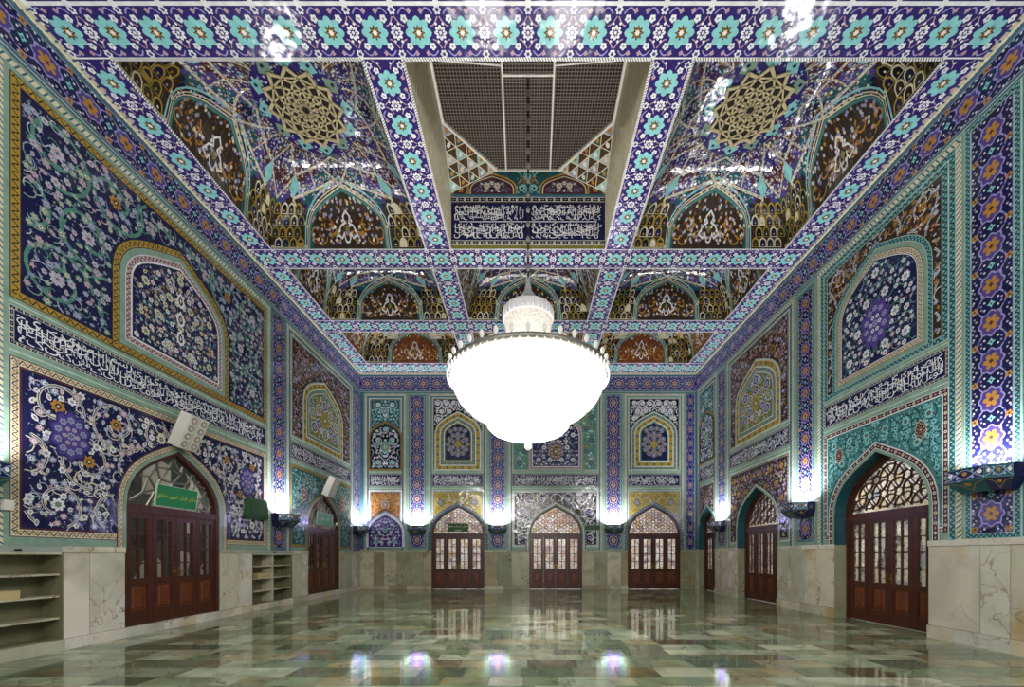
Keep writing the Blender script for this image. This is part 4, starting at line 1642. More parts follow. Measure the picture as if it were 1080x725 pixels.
def coffer(x0, x1, y0, y1, painted_orange_light, seed):
    rnd = random.Random(seed)
    cx, cy, a, b = (x0 + x1) / 2, (y0 + y1) / 2, (x1 - x0) / 2, (y1 - y0) / 2
    H = 1.39
    rx, ry = .98, min(.98, b * .55)
    root = None
    big = (y1 - y0) > 3
    NU, NV = (44, 26) if big else (30, 20)
    first = None
    for side in range(4):
        hl, dp = (a, b) if side % 2 == 0 else (b, a)
        r_h, r_d = (rx, ry) if side % 2 == 0 else (ry, rx)

        def mp(u, v, h, side=side, hl=hl, dp=dp, r_h=r_h, r_d=r_d):
            # u metres along the side, v 0..1 up the vault
            t = max(-1, min(1, u / hl))
            w = 1 - cos(v * pi / 2)
            z = H * sin(v * pi / 2)
            al = t * pi / 4
            px = hl * t + (r_h * sin(al) - hl * t) * w
            py = dp + (r_d * cos(al) - dp) * w
            # h lifts towards the room below
            py -= h * cos(v * pi / 2)
            z -= h * sin(v * pi / 2)
            X, Y = ((px, py), (py, -px), (-px, -py), (-py, px))[side]
            return (cx + X, cy + Y, ZC + z)
        p = Pan('coffer_vault', mp, .0, .0022)
        aw = min(1.02, hl * .62)
        AV = .66
        A = arch(0, aw, 0.0, .22, AV, 9)
        Rg = Reg(A)
        Ri = Reg(offset([(x, y * 1.6) for x, y in A], -.10, False))
        fld = ('rust', 'orange', 'ochre') if painted_orange_light else ('umber', 'brown', 'ochre')  # the far row's orange light is put into its tile colours
        fcols = ('violet', 'maroon', 'indigo', 'brown', 'navy', 'deepteal')
        for i in range(NU):
            for j in range(NV):
                u0_, u1_ = -hl + 2 * hl * i / NU, -hl + 2 * hl * (i + 1) / NU
                v0_, v1_ = j / NV, (j + 1) / NV
                um, vm = (u0_ + u1_) / 2, (v0_ + v1_) / 2
                if Rg.ok(um, vm):
                    mt = fld[0] if Ri.ok(um, vm * 1.6) else 'deepteal'
                elif abs(um) > aw + .03 and vm < .46 + .08 * cos((abs(um) - (aw + hl) / 2) * 6):
                    mt = 'umber'
                else:
                    k = int((abs(um) / hl) * 5) + int(vm * 7 - abs(abs(um) / hl - .5) * 3)
                    mt = fcols[k % 6] if not painted_orange_light else ('ochre', 'maroon', 'violet', 'rust', 'brown', 'cream')[k % 6]
                p.rect(u0_, v0_, u1_, v1_, mt, 0)
        # arch outline, borders
        stroke(p, A, .05, 'cream', 2)
        stroke(p, A, .018, 'umber', 3)
        stroke(p, offset(A, -.05, False), .03, 'teal', 2)
        stroke(p, [(x, y) for x, y in offset(A, .07, False)], .03, 'turq', 2)
        border(p, [(-hl, .012), (-aw, .012)], 0, .03, 'teeth', False, 2)
        # arch field
        for _ in range(120 if big else 80):
            x, y = rnd.uniform(-aw, aw), rnd.uniform(.04, AV)
            if Rg.ok(x, y, .06):
                for sg in (1, -1):
                    mt = rnd.choice(('orange', 'ochre', 'white', 'cream', 'rust', 'ochre') if painted_orange_light else ('ochre', 'brown', 'ash', 'cream', 'grayblue', 'lavender', 'rust', 'pink'))
                    p.poly([(sg * x + .032 * cos(t), y + .02 * sin(t)) for t in (0, 1.2, 2.4, 3.7, 5)], mt, 3)
        for sg in (1, -1):
            for k in range(5):
                pts = []
                q0 = (sg * aw * (.25 + .14 * k), .12 + .07 * (k % 3))
                for t in range(12):
                    an = t / 11 * 5 + k
                    r_ = (.16 - .011 * t)
                    pts.append((q0[0] + r_ * cos(an) * sg, q0[1] + r_ * .55 * sin(an)))
                stroke(p, pts, .02, 'ochre', 2, test=lambda q: Rg.ok(q[0], q[1], .04))
            pts = [(sg * x, y) for x, y in ((0, .40), (.10, .34), (.05, .28), (.16, .25), (.26, .16), (.14, .12), (.09, .17), (.05, .09), (0, .07))]
            stroke(p, pts, .024, 'white', 4)
            for x, y in ((.2, .2), (.12, .3), (.3, .1), (.32, .24)):
                p.poly([(sg * x + .028 * cos(t), y + .018 * sin(t)) for t in (0, 1.05, 2.1, 3.14, 4.2, 5.2)], 'white', 4)
        p.poly([(.06 * cos(t), .21 + .05 * sin(t)) for t in (0, 1.57, 3.14, 4.71)], 'olive', 5)
        # stalactite cells in the corners; cream ones paint in bright glints
        for sg in (1, -1):
            nrow = 4
            cw = .19
            for j in range(nrow):
                v0_ = .02 + j * .112
                xs = aw + .10 + (cw / 2 if j % 2 else 0)
                while xs + cw * .9 < hl + .02:
                    q = arch(sg * (xs + cw / 2), cw * .48, v0_, v0_ + .06, v0_ + .112, 3)
                    p.poly(q, rnd.choice(('gold', 'olive', 'gold', 'cream')), 3 + j)
                    q = arch(sg * (xs + cw / 2), cw * .36, v0_ + .006, v0_ + .05, v0_ + .092, 3)
                    p.poly(q, 'cream' if rnd.random() < .10 else rnd.choice(('navy', 'umber', 'black')), 4 + j)
                    p.poly([(sg * (xs + cw / 2) + .022 * cos(t), v0_ + .03 + .014 * sin(t)) for t in (0, 1.57, 3.14, 4.71)],
                           rnd.choice(('gold', 'grayblue', 'white', 'ochre')), 5 + j)
                    xs += cw
            # star facets above the corner
            m_ = (aw + hl) / 2
            kite = [(sg * m_, .50), (sg * (m_ + .16), .60), (sg * m_, .72), (sg * (m_ - .16), .60)]
            p.poly(kite, 'turq', 3)
            p.poly(star((sg * m_, .605), .06, .03, 6), 'navy', 4)
            for (c1, c2) in (((0, AV), (sg * hl * .5, 1)), ((sg * aw, .22), (sg * m_, .5)), ((sg * m_, .72), (sg * hl, 1)), ((sg * m_, .72), (0, .98)),
                             ((sg * hl, .5), (sg * m_, .72)), ((sg * hl * .42, .62), (sg * hl * .62, .98)), ((sg * .2, .7), (sg * m_, .5))):
                pts = [(c1[0] + (c2[0] - c1[0]) * t / 8, c1[1] + (c2[1] - c1[1]) * t / 8) for t in range(9)]
                stroke(p, pts, .03, 'cream', 3)
                for t in range(8):
                    q = pts[t]
                    p.poly([(q[0] + .012, q[1]), (q[0], q[1] + .012), (q[0] - .012, q[1]), (q[0], q[1] - .012)], 'maroon', 4)
        for _ in range(1300 if big else 620):
            x, y = rnd.uniform(-hl, hl), rnd.uniform(.2, .99)
            sh = 1 - .45 * y
            if Rg.ok(x, y) or (abs(x) > aw and y < .5):
                continue
            mt = rnd.choice(('white', 'pink', 'lavender', 'turq', 'grayblue', 'white', 'cream', 'ochre', 'lavender'))
            rr = rnd.uniform(.015, .036)
            an = rnd.uniform(0, 6)
            p.poly([(x + rr / sh * cos(an + t) * k, y + rr * .5 * sin(an + t) * k) for t, k in
                    ((0, 1), (.63, .5), (1.26, 1), (1.89, .5), (2.5, 1), (3.14, .5), (3.77, 1), (4.4, .5), (5.03, 1), (5.65, .5))], mt, 4)
        o = p.done(ceiling)
        if first is None:
            first = o
    fr = Fr((cx, cy, ZC + H), (1, 0, 0), (0, 1, 0), (0, 0, -1))
    p = Pan('coffer_crown', fr, .0)
    disc = [(rx * cos(2 * pi * i / 32), ry * sin(2 * pi * i / 32)) for i in range(32)]
    p.poly(disc, 'indigo', 0)
    for i in range(12):
        t = 2 * pi * i / 12
        p.poly([(rx * .70 * cos(t), ry * .70 * sin(t)), (rx * .86 * cos(t + .2), ry * .86 * sin(t + .2)), (rx * .99 * cos(t), ry * .99 * sin(t)),
                (rx * .86 * cos(t - .2), ry * .86 * sin(t - .2))], ('turq', 'turq', 'sage')[i % 3], 4)
        p.poly(star((rx * .88 * cos(t), ry * .88 * sin(t)), .05, .025, 6), 'navy', 5)
    rr0 = .80 if big else .55
    for _ in range(260 if big else 120):
        t, k = rnd.uniform(0, 6.283), sqrt(rnd.uniform(.25, .98))
        q = (rx * k * cos(t), ry * k * sin(t))
        p.poly(star(q, rnd.uniform(.02, .04), .012, 5, t), rnd.choice(('white', 'pink', 'lavender', 'turq', 'cream')), 3)
    p.done(ceiling)
    star_grille((cx, cy), ZC + H - .005, .76 if big else .52, ceiling)


for ri, (y0, y1) in enumerate(ROWS):
    for ci, (x0, x1) in enumerate(COLS):
        if not (ri == 0 and ci == 1):
            coffer(x0, x1, y0, y1, ri == 2, 100 + ri * 10 + ci)

# shaft over the chandelier
GZ = 11.27
x0, x1 = COLS[1]
y0, y1 = ROWS[0]
s = Solid()
for k in range(40):       # ribbed side faces
    yy = y0 + (y1 - y0) * k / 40
    for sg in (-1, 1):
        s.box(sg * 1.97 - (.06 if sg < 0 else 0), sg * 1.97 + (0 if sg < 0 else .06), yy, yy + .1, ZC, GZ, 'taupe')
        s.box(sg * 1.97 - (.06 if sg < 0 else .018), sg * 1.97 + (.018 if sg < 0 else .06), yy + .03, yy + .07, ZC, GZ, 'cream')
s.box(-2.03, 2.03, y0 - .06, y0, ZC, GZ, 'taupe')
s.box(-2.03, 2.03, y1, y1 + .06, ZC, GZ, 'navy')
shaft = s.done('skylight_shaft', ceiling)
F = Fr((0, y1, 0), (1, 0, 0), (0, 0, 1), (0, -1, 0))
p = Pan('shaft_inscription', F)
p.rect(-1.95, ZC, 1.95, 9.36, 'olive', 1)
border(p, [(-1.95, 9.36), (1.95, 9.36)], 0, .12, 'darkchain', False, 1)
p.rect(-1.95, 9.48, 1.95, 10.42, 'navy', 1)
for k, (a, b) in enumerate(((9.52, 9.94), (9.98, 10.40))):
    calligraphy(p, -1.90, -.08, a, b, 'white', 3, 400 + k)
    calligraphy(p, .08, 1.90, a, b, 'white', 3, 410 + k)
p.rect(-1.75, 9.945, 1.75, 9.965, 'white', 3)
p.rect(-1.95, 10.42, 1.95, 10.46, 'umber', 2)
border(p, [(-1.95, 10.46), (1.95, 10.46)], 0, .12, 'darkchain', False, 1)
p.rect(-1.95, 10.58, 1.95, 10.64, 'bluegray', 1)
p.rect(-1.95, 10.64, 1.95, GZ, 'deepteal', 1)
for sg in (-1, 1):
    A = arch(sg * .92, .62, 10.66, 10.78, 11.18, 6)
    p.tess(A, [], 'maroon', 2)
    stroke(p, A, .04, 'gold', 3)
    stroke(p, offset(A, -.07, False), .025, 'cream', 3)
    flora(p, Reg(offset(A, -.1, False)), vine='midblue', vw=.015, cell=.3, fr=.05, fine=False, L=3, flo=(('white', 'pink', 'navy'),), big=(('cream', 'pink', 'navy'),))
    A = arch(sg * 1.72, .2, 10.66, 10.72, 11.0, 5)
    p.tess(A, [], 'maroon', 2)
    stroke(p, A, .04, 'gold', 3)
    ros(p, (sg * 1.72, 10.78), .08, 6, 'ochre', 'umber', 'cream', 0, 4)
flora(p, Reg(rectp(-.3, 10.66, .3, GZ - .02)), vine='turq', vw=.02, cell=.3, fr=.05, fine=False, flo=(('ochre', 'umber', 'cream'),), big=(('turq', 'umber', 'white'),))
p.done(ceiling)
# pendentives at the corners of the shaft
for sx in (-1, 1):
    for yc, sy in ((y1, -1), (y0, 1)):
        P0, P1, P2 = Vector((sx * 1.96, yc + sy * .01, 10.70)), Vector((sx * .77, yc + sy * .02, GZ)), Vector((sx * 1.95, yc + sy * 1.18, GZ))

        def mp(u, v, h, P0=P0, P1=P1, P2=P2):
            q = P0 + (P1 - P0) * u + (P2 - P0) * v
            n = Vector((-.4 * (1 if P0.x > 0 else -1), .4 * (-1 if P0.y > 8 else 1), -.8))
            return tuple(q + n * h)
        p = Pan('pendentive', mp, .01)
        p.poly(((0, 0), (1, 0), (0, 1)), 'brown', 0)
        for i in range(5):
            for j in range(5 - i):
                u, v = i / 5, j / 5
                t = [(u, v), (u + .2, v), (u, v + .2)]
                p.poly(t, ('turq', 'maroon', 'deepteal', 'grayblue', 'ash')[(i + 2 * j) % 5], 1)
                c_ = (u + .067, v + .067)
                p.poly(ngon(c_, .04, 6), ('white', 'ochre', 'cream')[(i + j) % 3], 2)
                for q in range(3):
                    stroke(p, [t[q], t[(q + 1) % 3]], .014, 'cream', 3)
        p.done(ceiling)
# octagonal wire grille closing the shaft
OC = [(-.77, y1), (.77, y1), (1.93, y1 - 1.18), (1.93, y0 + 1.18), (.77, y0), (-.77, y0), (-1.93, y0 + 1.18), (-1.93, y1 - 1.18)]
F = Fr((0, 0, GZ), (1, 0, 0), (0, 1, 0), (0, 0, -1))
s = Solid(F)
s.prism(rectp(-2.03, y0 - .06, 2.03, y1 + .06), -.12, -.08, 'hole_dark')


def span(x=None, y=None):
    lim = lambda d: 1.93 if d <= 2.0 - 1.18 else 1.93 - (d - .82)
    if x is not None:
        e = 2.0 if abs(x) <= .77 else 2.0 - (abs(x) - .77) * 1.18 / 1.16
        return e
    e = 1.93 if abs(y) <= .82 else 1.93 - (abs(y) - .82) * 1.16 / 1.18
    return e


yc = (y0 + y1) / 2
x = -1.9
while x < 1.91:
    e = span(x=x)
    s.bar((x, yc - e), (x, yc + e), .013, -.012, 0, 'wire')
    x += .0633
y = -1.95
while y < 1.96:
    e = span(y=y)
    s.bar((-e, yc + y), (e, yc + y), .013, 0, .01, 'wire')
    y += .065
grille = s.done('shaft_grille', ceiling)
s = Solid(F)
for i in range(8):
    s.bar(OC[i - 1], OC[i], .05, -.02, .04, 'bar_white')
for sg in (-1, 1):
    s.bar((sg * .5, y0), (sg * .56, y1), .035, 0, .035, 'bar_white')
    s.bar((sg * .52, yc - .25), (sg * 1.93, yc - .35), .03, 0, .03, 'bar_white')
s.bar((-.52, yc - .6), (.52, yc - .6), .04, 0, .03, 'bar_white')
s.bar((-.53, yc - .08), (.53, yc - .08), .04, 0, .03, 'bar_white')
s.done('grille_bars', ceiling)


# ------------------------------------------------------------------ doors
def circ_lattice(inside, c, z, R, straight, hw, zt):
    segs = []
    if not straight:
        dx, dy = R, R * sqrt(3) / 2
        for j in range(-4, 6):
            for i in range(-6, 7):
                q = (c + (i + (j % 2) * .5) * dx, z + j * dy)
                N = 16
                for k in range(N):
                    a, b = [(q[0] + R * .78 * cos(2 * pi * t / N), q[1] + R * .78 * sin(2 * pi * t / N)) for t in (k, k + 1)]
                    if inside(a) and inside(b):
                        segs.append((a, b))
    else:
        rnd = random.Random(5)
        d = R * .8
        P = {}
        for j in range(-2, 9):
            for i in range(-8, 9):
                P[i, j] = (c + (i + (j % 2) * .5) * d + rnd.uniform(-.2, .2) * d, z + j * d * .85 + rnd.uniform(-.2, .2) * d)
        for (i, j), a in P.items():
            nb = [(i + 1, j)] if (i + j) % 3 else []
            nb += [(i, j + 1)] if j % 2 == 0 else [(i + 1, j + 1)]
            if (i + 2 * j) % 3 == 0:
                nb.append((i - 1 + (j % 2), j + 1))
            for k in nb:
                if k in P:
                    b = P[k]
                    pts = [(a[0] + (b[0] - a[0]) * t / 4, a[1] + (b[1] - a[1]) * t / 4) for t in range(5)]
                    for q0, q1 in zip(pts, pts[1:]):
                        if inside(q0) and inside(q1):
                            segs.append((q0, q1))
    return segs


DOOR_LABELS = {
    'door_1': 'brown wooden arched door under the green sign with yellow lettering', 'door_2': 'brown arched door in the wall of the shelves, next to the far corner',
    'door_3': 'brown arched far door under a yellow tile panel with a small green sign', 'door_4': 'brown arched far door framed by black and white scroll tiles',
    'door_5': 'brown arched far door under a yellow tile panel, without a sign', 'door_6': 'narrow two leaf brown door by the far corner',
    'door_7': 'brown arched recessed door between two tiled light brackets', 'door_8': 'large brown arched recessed door set in turquoise scroll tiles'}


def build_door(name, fr, c, z0, hw, rec, nl, room):
    rise = .06 if fr is FRT else 0.0
    # the arch hole of the wall keeps the plain springing; the frame fills it
    D = door_arch(c, hw, z0, 0)
    root = empty(name, fr(c, z0, -rec))
    tag(root, DOOR_LABELS[name], 'door', None, 'structure')
    h0, h1 = -rec - .09, -rec
    fw = .085
    Di = offset(D, -fw, False)
    s = Solid(fr)
    s.prism(D + Di[::-1], h0, h1 + .03, 'wood')
    s.done('door_frame', root)
    tz0, tz1 = (2.26, 2.40) if nl == 4 else (2.30, 2.40)
    s = Solid(fr)
    s.box(c - hw + fw * .9, c + hw - fw * .9, tz0, tz1, h0, h1 + .02, 'wood')
    s.box(c - hw + fw * .9, c + hw - fw * .9, z0, z0 + .04, h0, h1, 'wood')
    s.done('transom', root)
    # fanlight: wooden lattice over glass
    fan = [q for q in Di if q[1] > tz1]
    fan = [(Di[1][0], tz1)] + fan + [(Di[-2][0], tz1)]
    RG = Reg(fan)
    s = Solid(fr)
    bw = .022 if fr is FB else .03
    for a, b in circ_lattice(lambda q: RG.ok(q[0], q[1], .002), c, tz1 + .05, .26 if fr is FB else .36, fr is FL, hw, DA):
        s.bar(a, b, bw, h0 + .03, h0 + .06, 'wood' if fr is not FL else 'gray_metal')
    s.done('fanlight_lattice', root)
    p = Pan('fanlight_pane', fr, h0 + .02)
    glass = 'clear_glass' if fr is FL else 'door_glass'
    p.tess(fan, [], glass, 0)
    p.done(root)
    # leaves
    l, r = c - hw + fw, c + hw - fw
    w = (r - l) / nl
    pz0, pz1 = z0 + .86, 2.15
    for k in range(nl):
        a, b = l + k * w + .004, l + (k + 1) * w - .004
        s = Solid(fr)
        st = w * .19
        g0, g1 = h0 + .02, h1
        s.box(a, a + st, z0 + .04, tz0, g0, g1, 'wood')
        s.box(b - st, b, z0 + .04, tz0, g0, g1, 'wood')
        for q0, q1 in ((z0 + .04, z0 + .26), (z0 + .74, pz0), (pz1, tz0)):
            s.box(a + st, b - st, q0, q1, g0 + .002, g1 - .002, 'wood')
        m = (a + b) / 2
        s.box(m - .016, m + .016, pz0, pz1, g0 + .015, g1 - .01, 'wood')
        for t in range(1, 4):
            zz = pz0 + (pz1 - pz0) * t / 4
            s.box(a + st, b - st, zz - .013, zz + .013, g0 + .016, g1 - .012, 'wood')
        leaf_o = s.done('door_leaf', root)
        s = Solid(fr)
        s.box(a + st, b - st, z0 + .26, z0 + .74, g0 + .01, g1 - .03, 'wood_panel')
        q0, q1, q2, q3 = a + st + .035, b - st - .035, z0 + .30, z0 + .70
        s.hull8([fr(u, v, g1 - .03) for u, v in rectp(q0, q2, q1, q3)] +
                [fr(u, v, g1 - .012) for u, v in rectp(q0 + .025, q2 + .025, q1 - .025, q3 - .025)], 'wood_panel')
        s.done('lower_panel', leaf_o)
        p = Pan('pane', fr, g0 + .03)
        p.rect(a + st, pz0, b - st, pz1, glass, 0)
        p.done(leaf_o)
        if nl == 4 and k in (1, 2) or nl == 2 and k == 0:
            s = Solid(fr)
            x = b - st * .5 if k != 2 else a + st * .5
            s.box(x - .012, x + .012, z0 + .86, z0 + 1.06, g1, g1 + .012, 'brass')
            s.box(x - .010, x + .010, z0 + .95, z0 + .97, g1 + .012, g1 + .05, 'brass')
            s.box(x - .010, x + (.09 if k == 2 else -.09), z0 + .945, z0 + .965, g1 + .045, g1 + .06, 'brass')
            s.done('handle', leaf_o)


for d in DOORS:
    build_door(*d)

for c, hw, rec in ((8.45, DH, .28), (12.88, DH, .26), (16.45, .76, .26)):
    s = Solid(FRT)
    r_ = []
    for u0, u1 in ((c - hw, c - hw + .018), (c + hw - .018, c + hw)):
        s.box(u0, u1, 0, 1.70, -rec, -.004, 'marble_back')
        r_ += [.3] * 6
    o = s.done('jamb_lining', wall_r)
    o.data.attributes.new('rnd', 'FLOAT', 'FACE').data.foreach_set('value', r_)

# ------------------------------------------------------------------ chandelier
CX, CY = 0.0, 8.43
ch = tag(empty('chandelier', (CX, CY, 3.63)), 'huge glowing crystal chandelier hanging from the ceiling shaft', 'chandelier')


def on_axis(z):
    return (CX, CY, z)


s = Solid()
s.lathe([(1.54, 5.12), (1.565, 5.02), (1.50, 4.88), (1.40, 4.68), (1.27, 4.50), (1.08, 4.37), (.95, 4.32), (.87, 4.295), (.845, 4.26)], (CX, CY, 0), 72, 'crystal_glow', False)
bowl = s.done('crystal_bowl', ch, True)
s = Solid()
s.lathe([(.84, 4.27), (.865, 4.20), (.83, 4.09), (.72, 3.985), (.54, 3.915), (.28, 3.87), (.06, 3.85)], (CX, CY, 0), 48, 'crystal_glow', False)
s.done('lower_bowl', ch, True)
s = Solid()
s.lathe([(1.50, 5.10), (1.60, 5.11), (1.62, 5.16), (1.60, 5.20), (1.50, 5.20)], (CX, CY, 0), 72, 'gray_metal', False)
s.done('rim', ch, True)
s = Solid()
s.lathe([(.38, 5.185), (1.53, 5.185)], (CX, CY, 0), 48, 'added_disc_glow', False)  # added glowing disc, lights the ceiling in place of the bulbs inside
s.done('added_glow_disc', ch, True)
s = Solid()
s.lathe([(.36, 5.19), (.365, 5.5), (.385, 5.7), (.43, 5.95), (.48, 6.15), (.495, 6.27)], (CX, CY, 0), 48, 'crown_glow', False)
s.done('crown_basket', ch, True)
s = Solid()
s.lathe([(.495, 6.27), (.51, 6.29), (.51, 6.49), (.49, 6.51)], (CX, CY, 0), 32, 'crystal_dim', False)
for i in range(32):
    t = 2 * pi * i / 32
    x, y = CX + .515 * cos(t), CY + .515 * sin(t)
    s.lathe([(.004, 6.27), (.022, 6.33), (.018, 6.45), (.004, 6.5)], (x, y, 0), 5, 'crystal_dim', False)
s.done('crown_band', ch)
s = Solid()
s.lathe([(.49, 6.50), (.36, 6.60), (.2, 6.72), (.08, 6.90), (.03, 7.16)], (CX, CY, 0), 24, 'crystal_dim', False)
s.done('crown_cone', ch)
s = Solid()
s.lathe([(.018, 7.14), (.018, GZ)], (CX, CY, 0), 8, 'dark_metal', False)
z = 7.3
while z < GZ - .1:
    s.lathe([(.018, z), (.042, z + .05), (.042, z + .09), (.018, z + .14)], (CX, CY, 0), 8, 'gray_metal', False)
    z += .3
s.done('hanging_rod', ch)
s = Solid()
s.lathe([(.06, 3.88), (.085, 3.86), (.06, 3.83), (.09, 3.80), (.05, 3.775), (.02, 3.76)], (CX, CY, 0), 16, 'crystal', False)
fin = s.done('finial', ch, True)
s = Solid()
s.lathe([(.0, 3.77)] + [(.078 * sin(pi * k / 8), 3.70 + .078 * cos(pi * k / 8)) for k in range(1, 8)] + [(0, 3.62)], (CX, CY, 0), 16, 'crystal', False)
s.done('crystal_ball', fin, True)
# strings of crystals down the bowl
strand_prof = [(1.575, 5.06), (1.545, 4.95), (1.49, 4.83), (1.44, 4.73), (1.39, 4.63), (1.31, 4.53), (1.20, 4.43), (1.08, 4.355), (.97, 4.315), (.89, 4.29)]
s = Solid()
ring_r, path_ = [], []
for k in range(len(strand_prof) - 1):       # beads threaded on one string
    (r0, z0), (r1, z1) = strand_prof[k], strand_prof[k + 1]
    for t, rr in ((0, .004), (.3, .018), (.6, .018), (.9, .004)):
        path_.append((r0 + (r1 - r0) * t + .02, z0 + (z1 - z0) * t - .008, rr))
for r, z, rr in path_:
    for q in range(5):
        t = 2 * pi * q / 5
        s.v.append((r + rr * cos(t) * .7, rr * sin(t), z + rr * cos(t) * .7))
for k in range(len(path_) - 1):
    for q in range(5):
        q2 = (q + 1) % 5
        s.f.append((k * 5 + q, k * 5 + q2, k * 5 + 5 + q2, k * 5 + 5 + q))
        s.m.append(s.mi('crystal'))
strand = s.done('crystal_strand')
strand.parent = ch
strand.matrix_parent_inverse.identity()
strand.location = (0, 0, -3.63)
for i in range(1, 60):
    o = strand.copy()
    COL.objects.link(o)
    o.rotation_euler = (0, 0, 2 * pi * i / 60)
# small lit shades standing on the rim
s = Solid()
s.lathe([(.012, -.02), (.022, 0), (.038, .04), (.042, .07), (.034, .10), (.02, .12)], (1.60, 0, 5.22), 10, 'shade_glow', False)
s.lathe([(.014, -.05), (.014, -.01)], (1.60, 0, 5.22), 6, 'gray_metal', False)
shade = s.done('lamp_shade', None, True)
shade.parent = ch
shade.matrix_parent_inverse.identity()
shade.location = (0, 0, -3.63)
for i in range(1, 36):
    o = shade.copy()
    COL.objects.link(o)
    o.rotation_euler = (0, 0, 2 * pi * i / 36)
# pendants hanging round the rim
s = Solid()
s.lathe([(.003, -.10), (.02, -.04), (.014, .0), (.003, .03)], (1.635, 0, 5.08), 6, 'crystal', False)
pen = s.done('rim_pendant')
pen.parent = ch
pen.matrix_parent_inverse.identity()
pen.location = (0, 0, -3.63)
for i in range(1, 72):
    o = pen.copy()
    COL.objects.link(o)
    o.rotation_euler = (0, 0, 2 * pi * i / 72)


# ------------------------------------------------------------------ tiled uplight brackets on the pilasters
def quad_map(A, B, C, D):
    """A B C D corners (bottom-left, bottom-right, top-right, top-left) -> surface map on the unit square"""
    A, B, C, D = map(Vector, (A, B, C, D))
    n = (B - A).cross(D - A).normalized()

    def f(u, v, h):
        return tuple((A * (1 - u) + B * u) * (1 - v) + (D * (1 - u) + C * u) * v + n * h)
    return f


def bracket(fr, u, zt, w, dep, label, watt=1.0, seed=0):
    root = tag(empty('tiled_wall_light', fr(u, zt - .37, 0.005)), label, 'wall light', 'tiled uplight brackets on the pilasters')
    h0 = .012
    zb_ = zt - .37
    w2, wf = w / 2, w * .33
    top = [(-w2, h0), (w2, h0), (w2, dep * .45), (wf, dep), (-wf, dep), (-w2, dep * .45)]
    bot = [(-w2 * .8, h0), (w2 * .8, h0), (w2 * .75, dep * .25), (wf * .75, dep * .62), (-wf * .75, dep * .62), (-w2 * .75, dep * .25)]
    T = [fr(u + a, zt, h) for a, h in top]
    M = [fr(u + a, zt - .20, h * .98) for a, h in top]
    B = [fr(u + a, zb_, h) for a, h in bot]
    v = T + M + B
    f = [tuple(range(6)), tuple(range(12, 18))]
    for o in (0, 6):
        for i in range(6):
            j = (i + 1) % 6
            f.append((o + i, o + j, o + 6 + j, o + 6 + i))
    body = link_mesh('bracket_body', v, f, ['navy'], None, root)
    ctr = Vector(fr(u, zt - .2, dep * .3))
    for i in range(1, 5):
        Aq, Bq, Cq, Dq = M[i], M[i + 1], T[i + 1], T[i]
        for lo, (a, b, c_, d_) in enumerate(((M[i], M[i + 1], T[i + 1], T[i]), (B[i], B[i + 1], M[i + 1], M[i]))):
            mp = quad_map(a, b, c_, d_)
            nn = Vector(mp(.5, .5, 1)) - Vector(mp(.5, .5, 0))
            if nn.dot(Vector(mp(.5, .5, 0)) - ctr) < 0:
                mp = quad_map(b, a, d_, c_)
            p = Pan('tile_facing', mp, .002, .0008)
            p.rect(0, 0, 1, 1, 'deepteal' if (i % 2 == 0) != (lo == 1) else 'navy', 0)
            for k in range(2 if i in (1, 3, 4) else 2):
                pass
            if lo == 0:
                stroke(p, [(.02, .05), (.98, .05), (.98, .95), (.02, .95)], .03, 'teal', 1, True)
                pts = [(t / 16, .5 + .33 * cos(2 * pi * t / 16)) for t in range(17)]
                stroke(p, pts, .06, 'lavender', 2)
                stroke(p, [(x, 1 - y) for x, y in pts], .045, 'grayblue', 2)
                for x, mt in ((.5, 'ochre'), (.12, 'white'), (.88, 'white')):
                    p.poly([(x + .07 * cos(t), .55 + .16 * sin(t)) for t in (0, 1.05, 2.1, 3.14, 4.2, 5.2)], mt, 3)
                for x, y in ((.3, .75), (.7, .75), (.3, .25), (.7, .25)):
                    p.poly([(x + .04 * cos(t), y + .09 * sin(t)) for t in (0, 1.57, 3.14, 4.71)], 'turq', 3)
            else:
                stroke(p, [(0, .96), (.3, .7), (.5, .2), (.7, .7), (1, .96)], .05, 'olive', 2)
                p.poly([(.5 + .1 * cos(t), .7 + .14 * sin(t)) for t in (0, 1.05, 2.1, 3.14, 4.2, 5.2)], 'ochre', 3)
            p.done(body)
    s = Solid(fr)
    s.box(u - wf, u + wf, zt, zt + .035, dep * .28, dep * .42, 'uplight_tube')
    s.done('lamp', root)
    l = bpy.data.lights.new('uplight', 'AREA')
    l.shape = 'RECTANGLE'
    l.size = w * .6
    l.size_y = .08
    l.energy = UPLIGHT_W * watt
    l.color = (1, .985, .98)
    l.spread = math.radians(150)
    lo = bpy.data.objects.new('uplight', l)
    lo.location = fr(u, zt + .045, dep * .36)
    up = Vector((0, 0, 1)) - Vector(fr.N) * .45
    lo.rotation_euler = (-up).to_track_quat('Z', 'Y').to_euler()
    # long side of the lamp follows the wall
    zax = (-up).normalized()
    xax = Vector(fr.U)
    yax = zax.cross(xax).normalized()
    mtx = Matrix((xax, yax, zax)).transposed().to_4x4()
    mtx.translation = Vector(lo.location)
    lo.matrix_world = mtx
    COL.objects.link(lo)


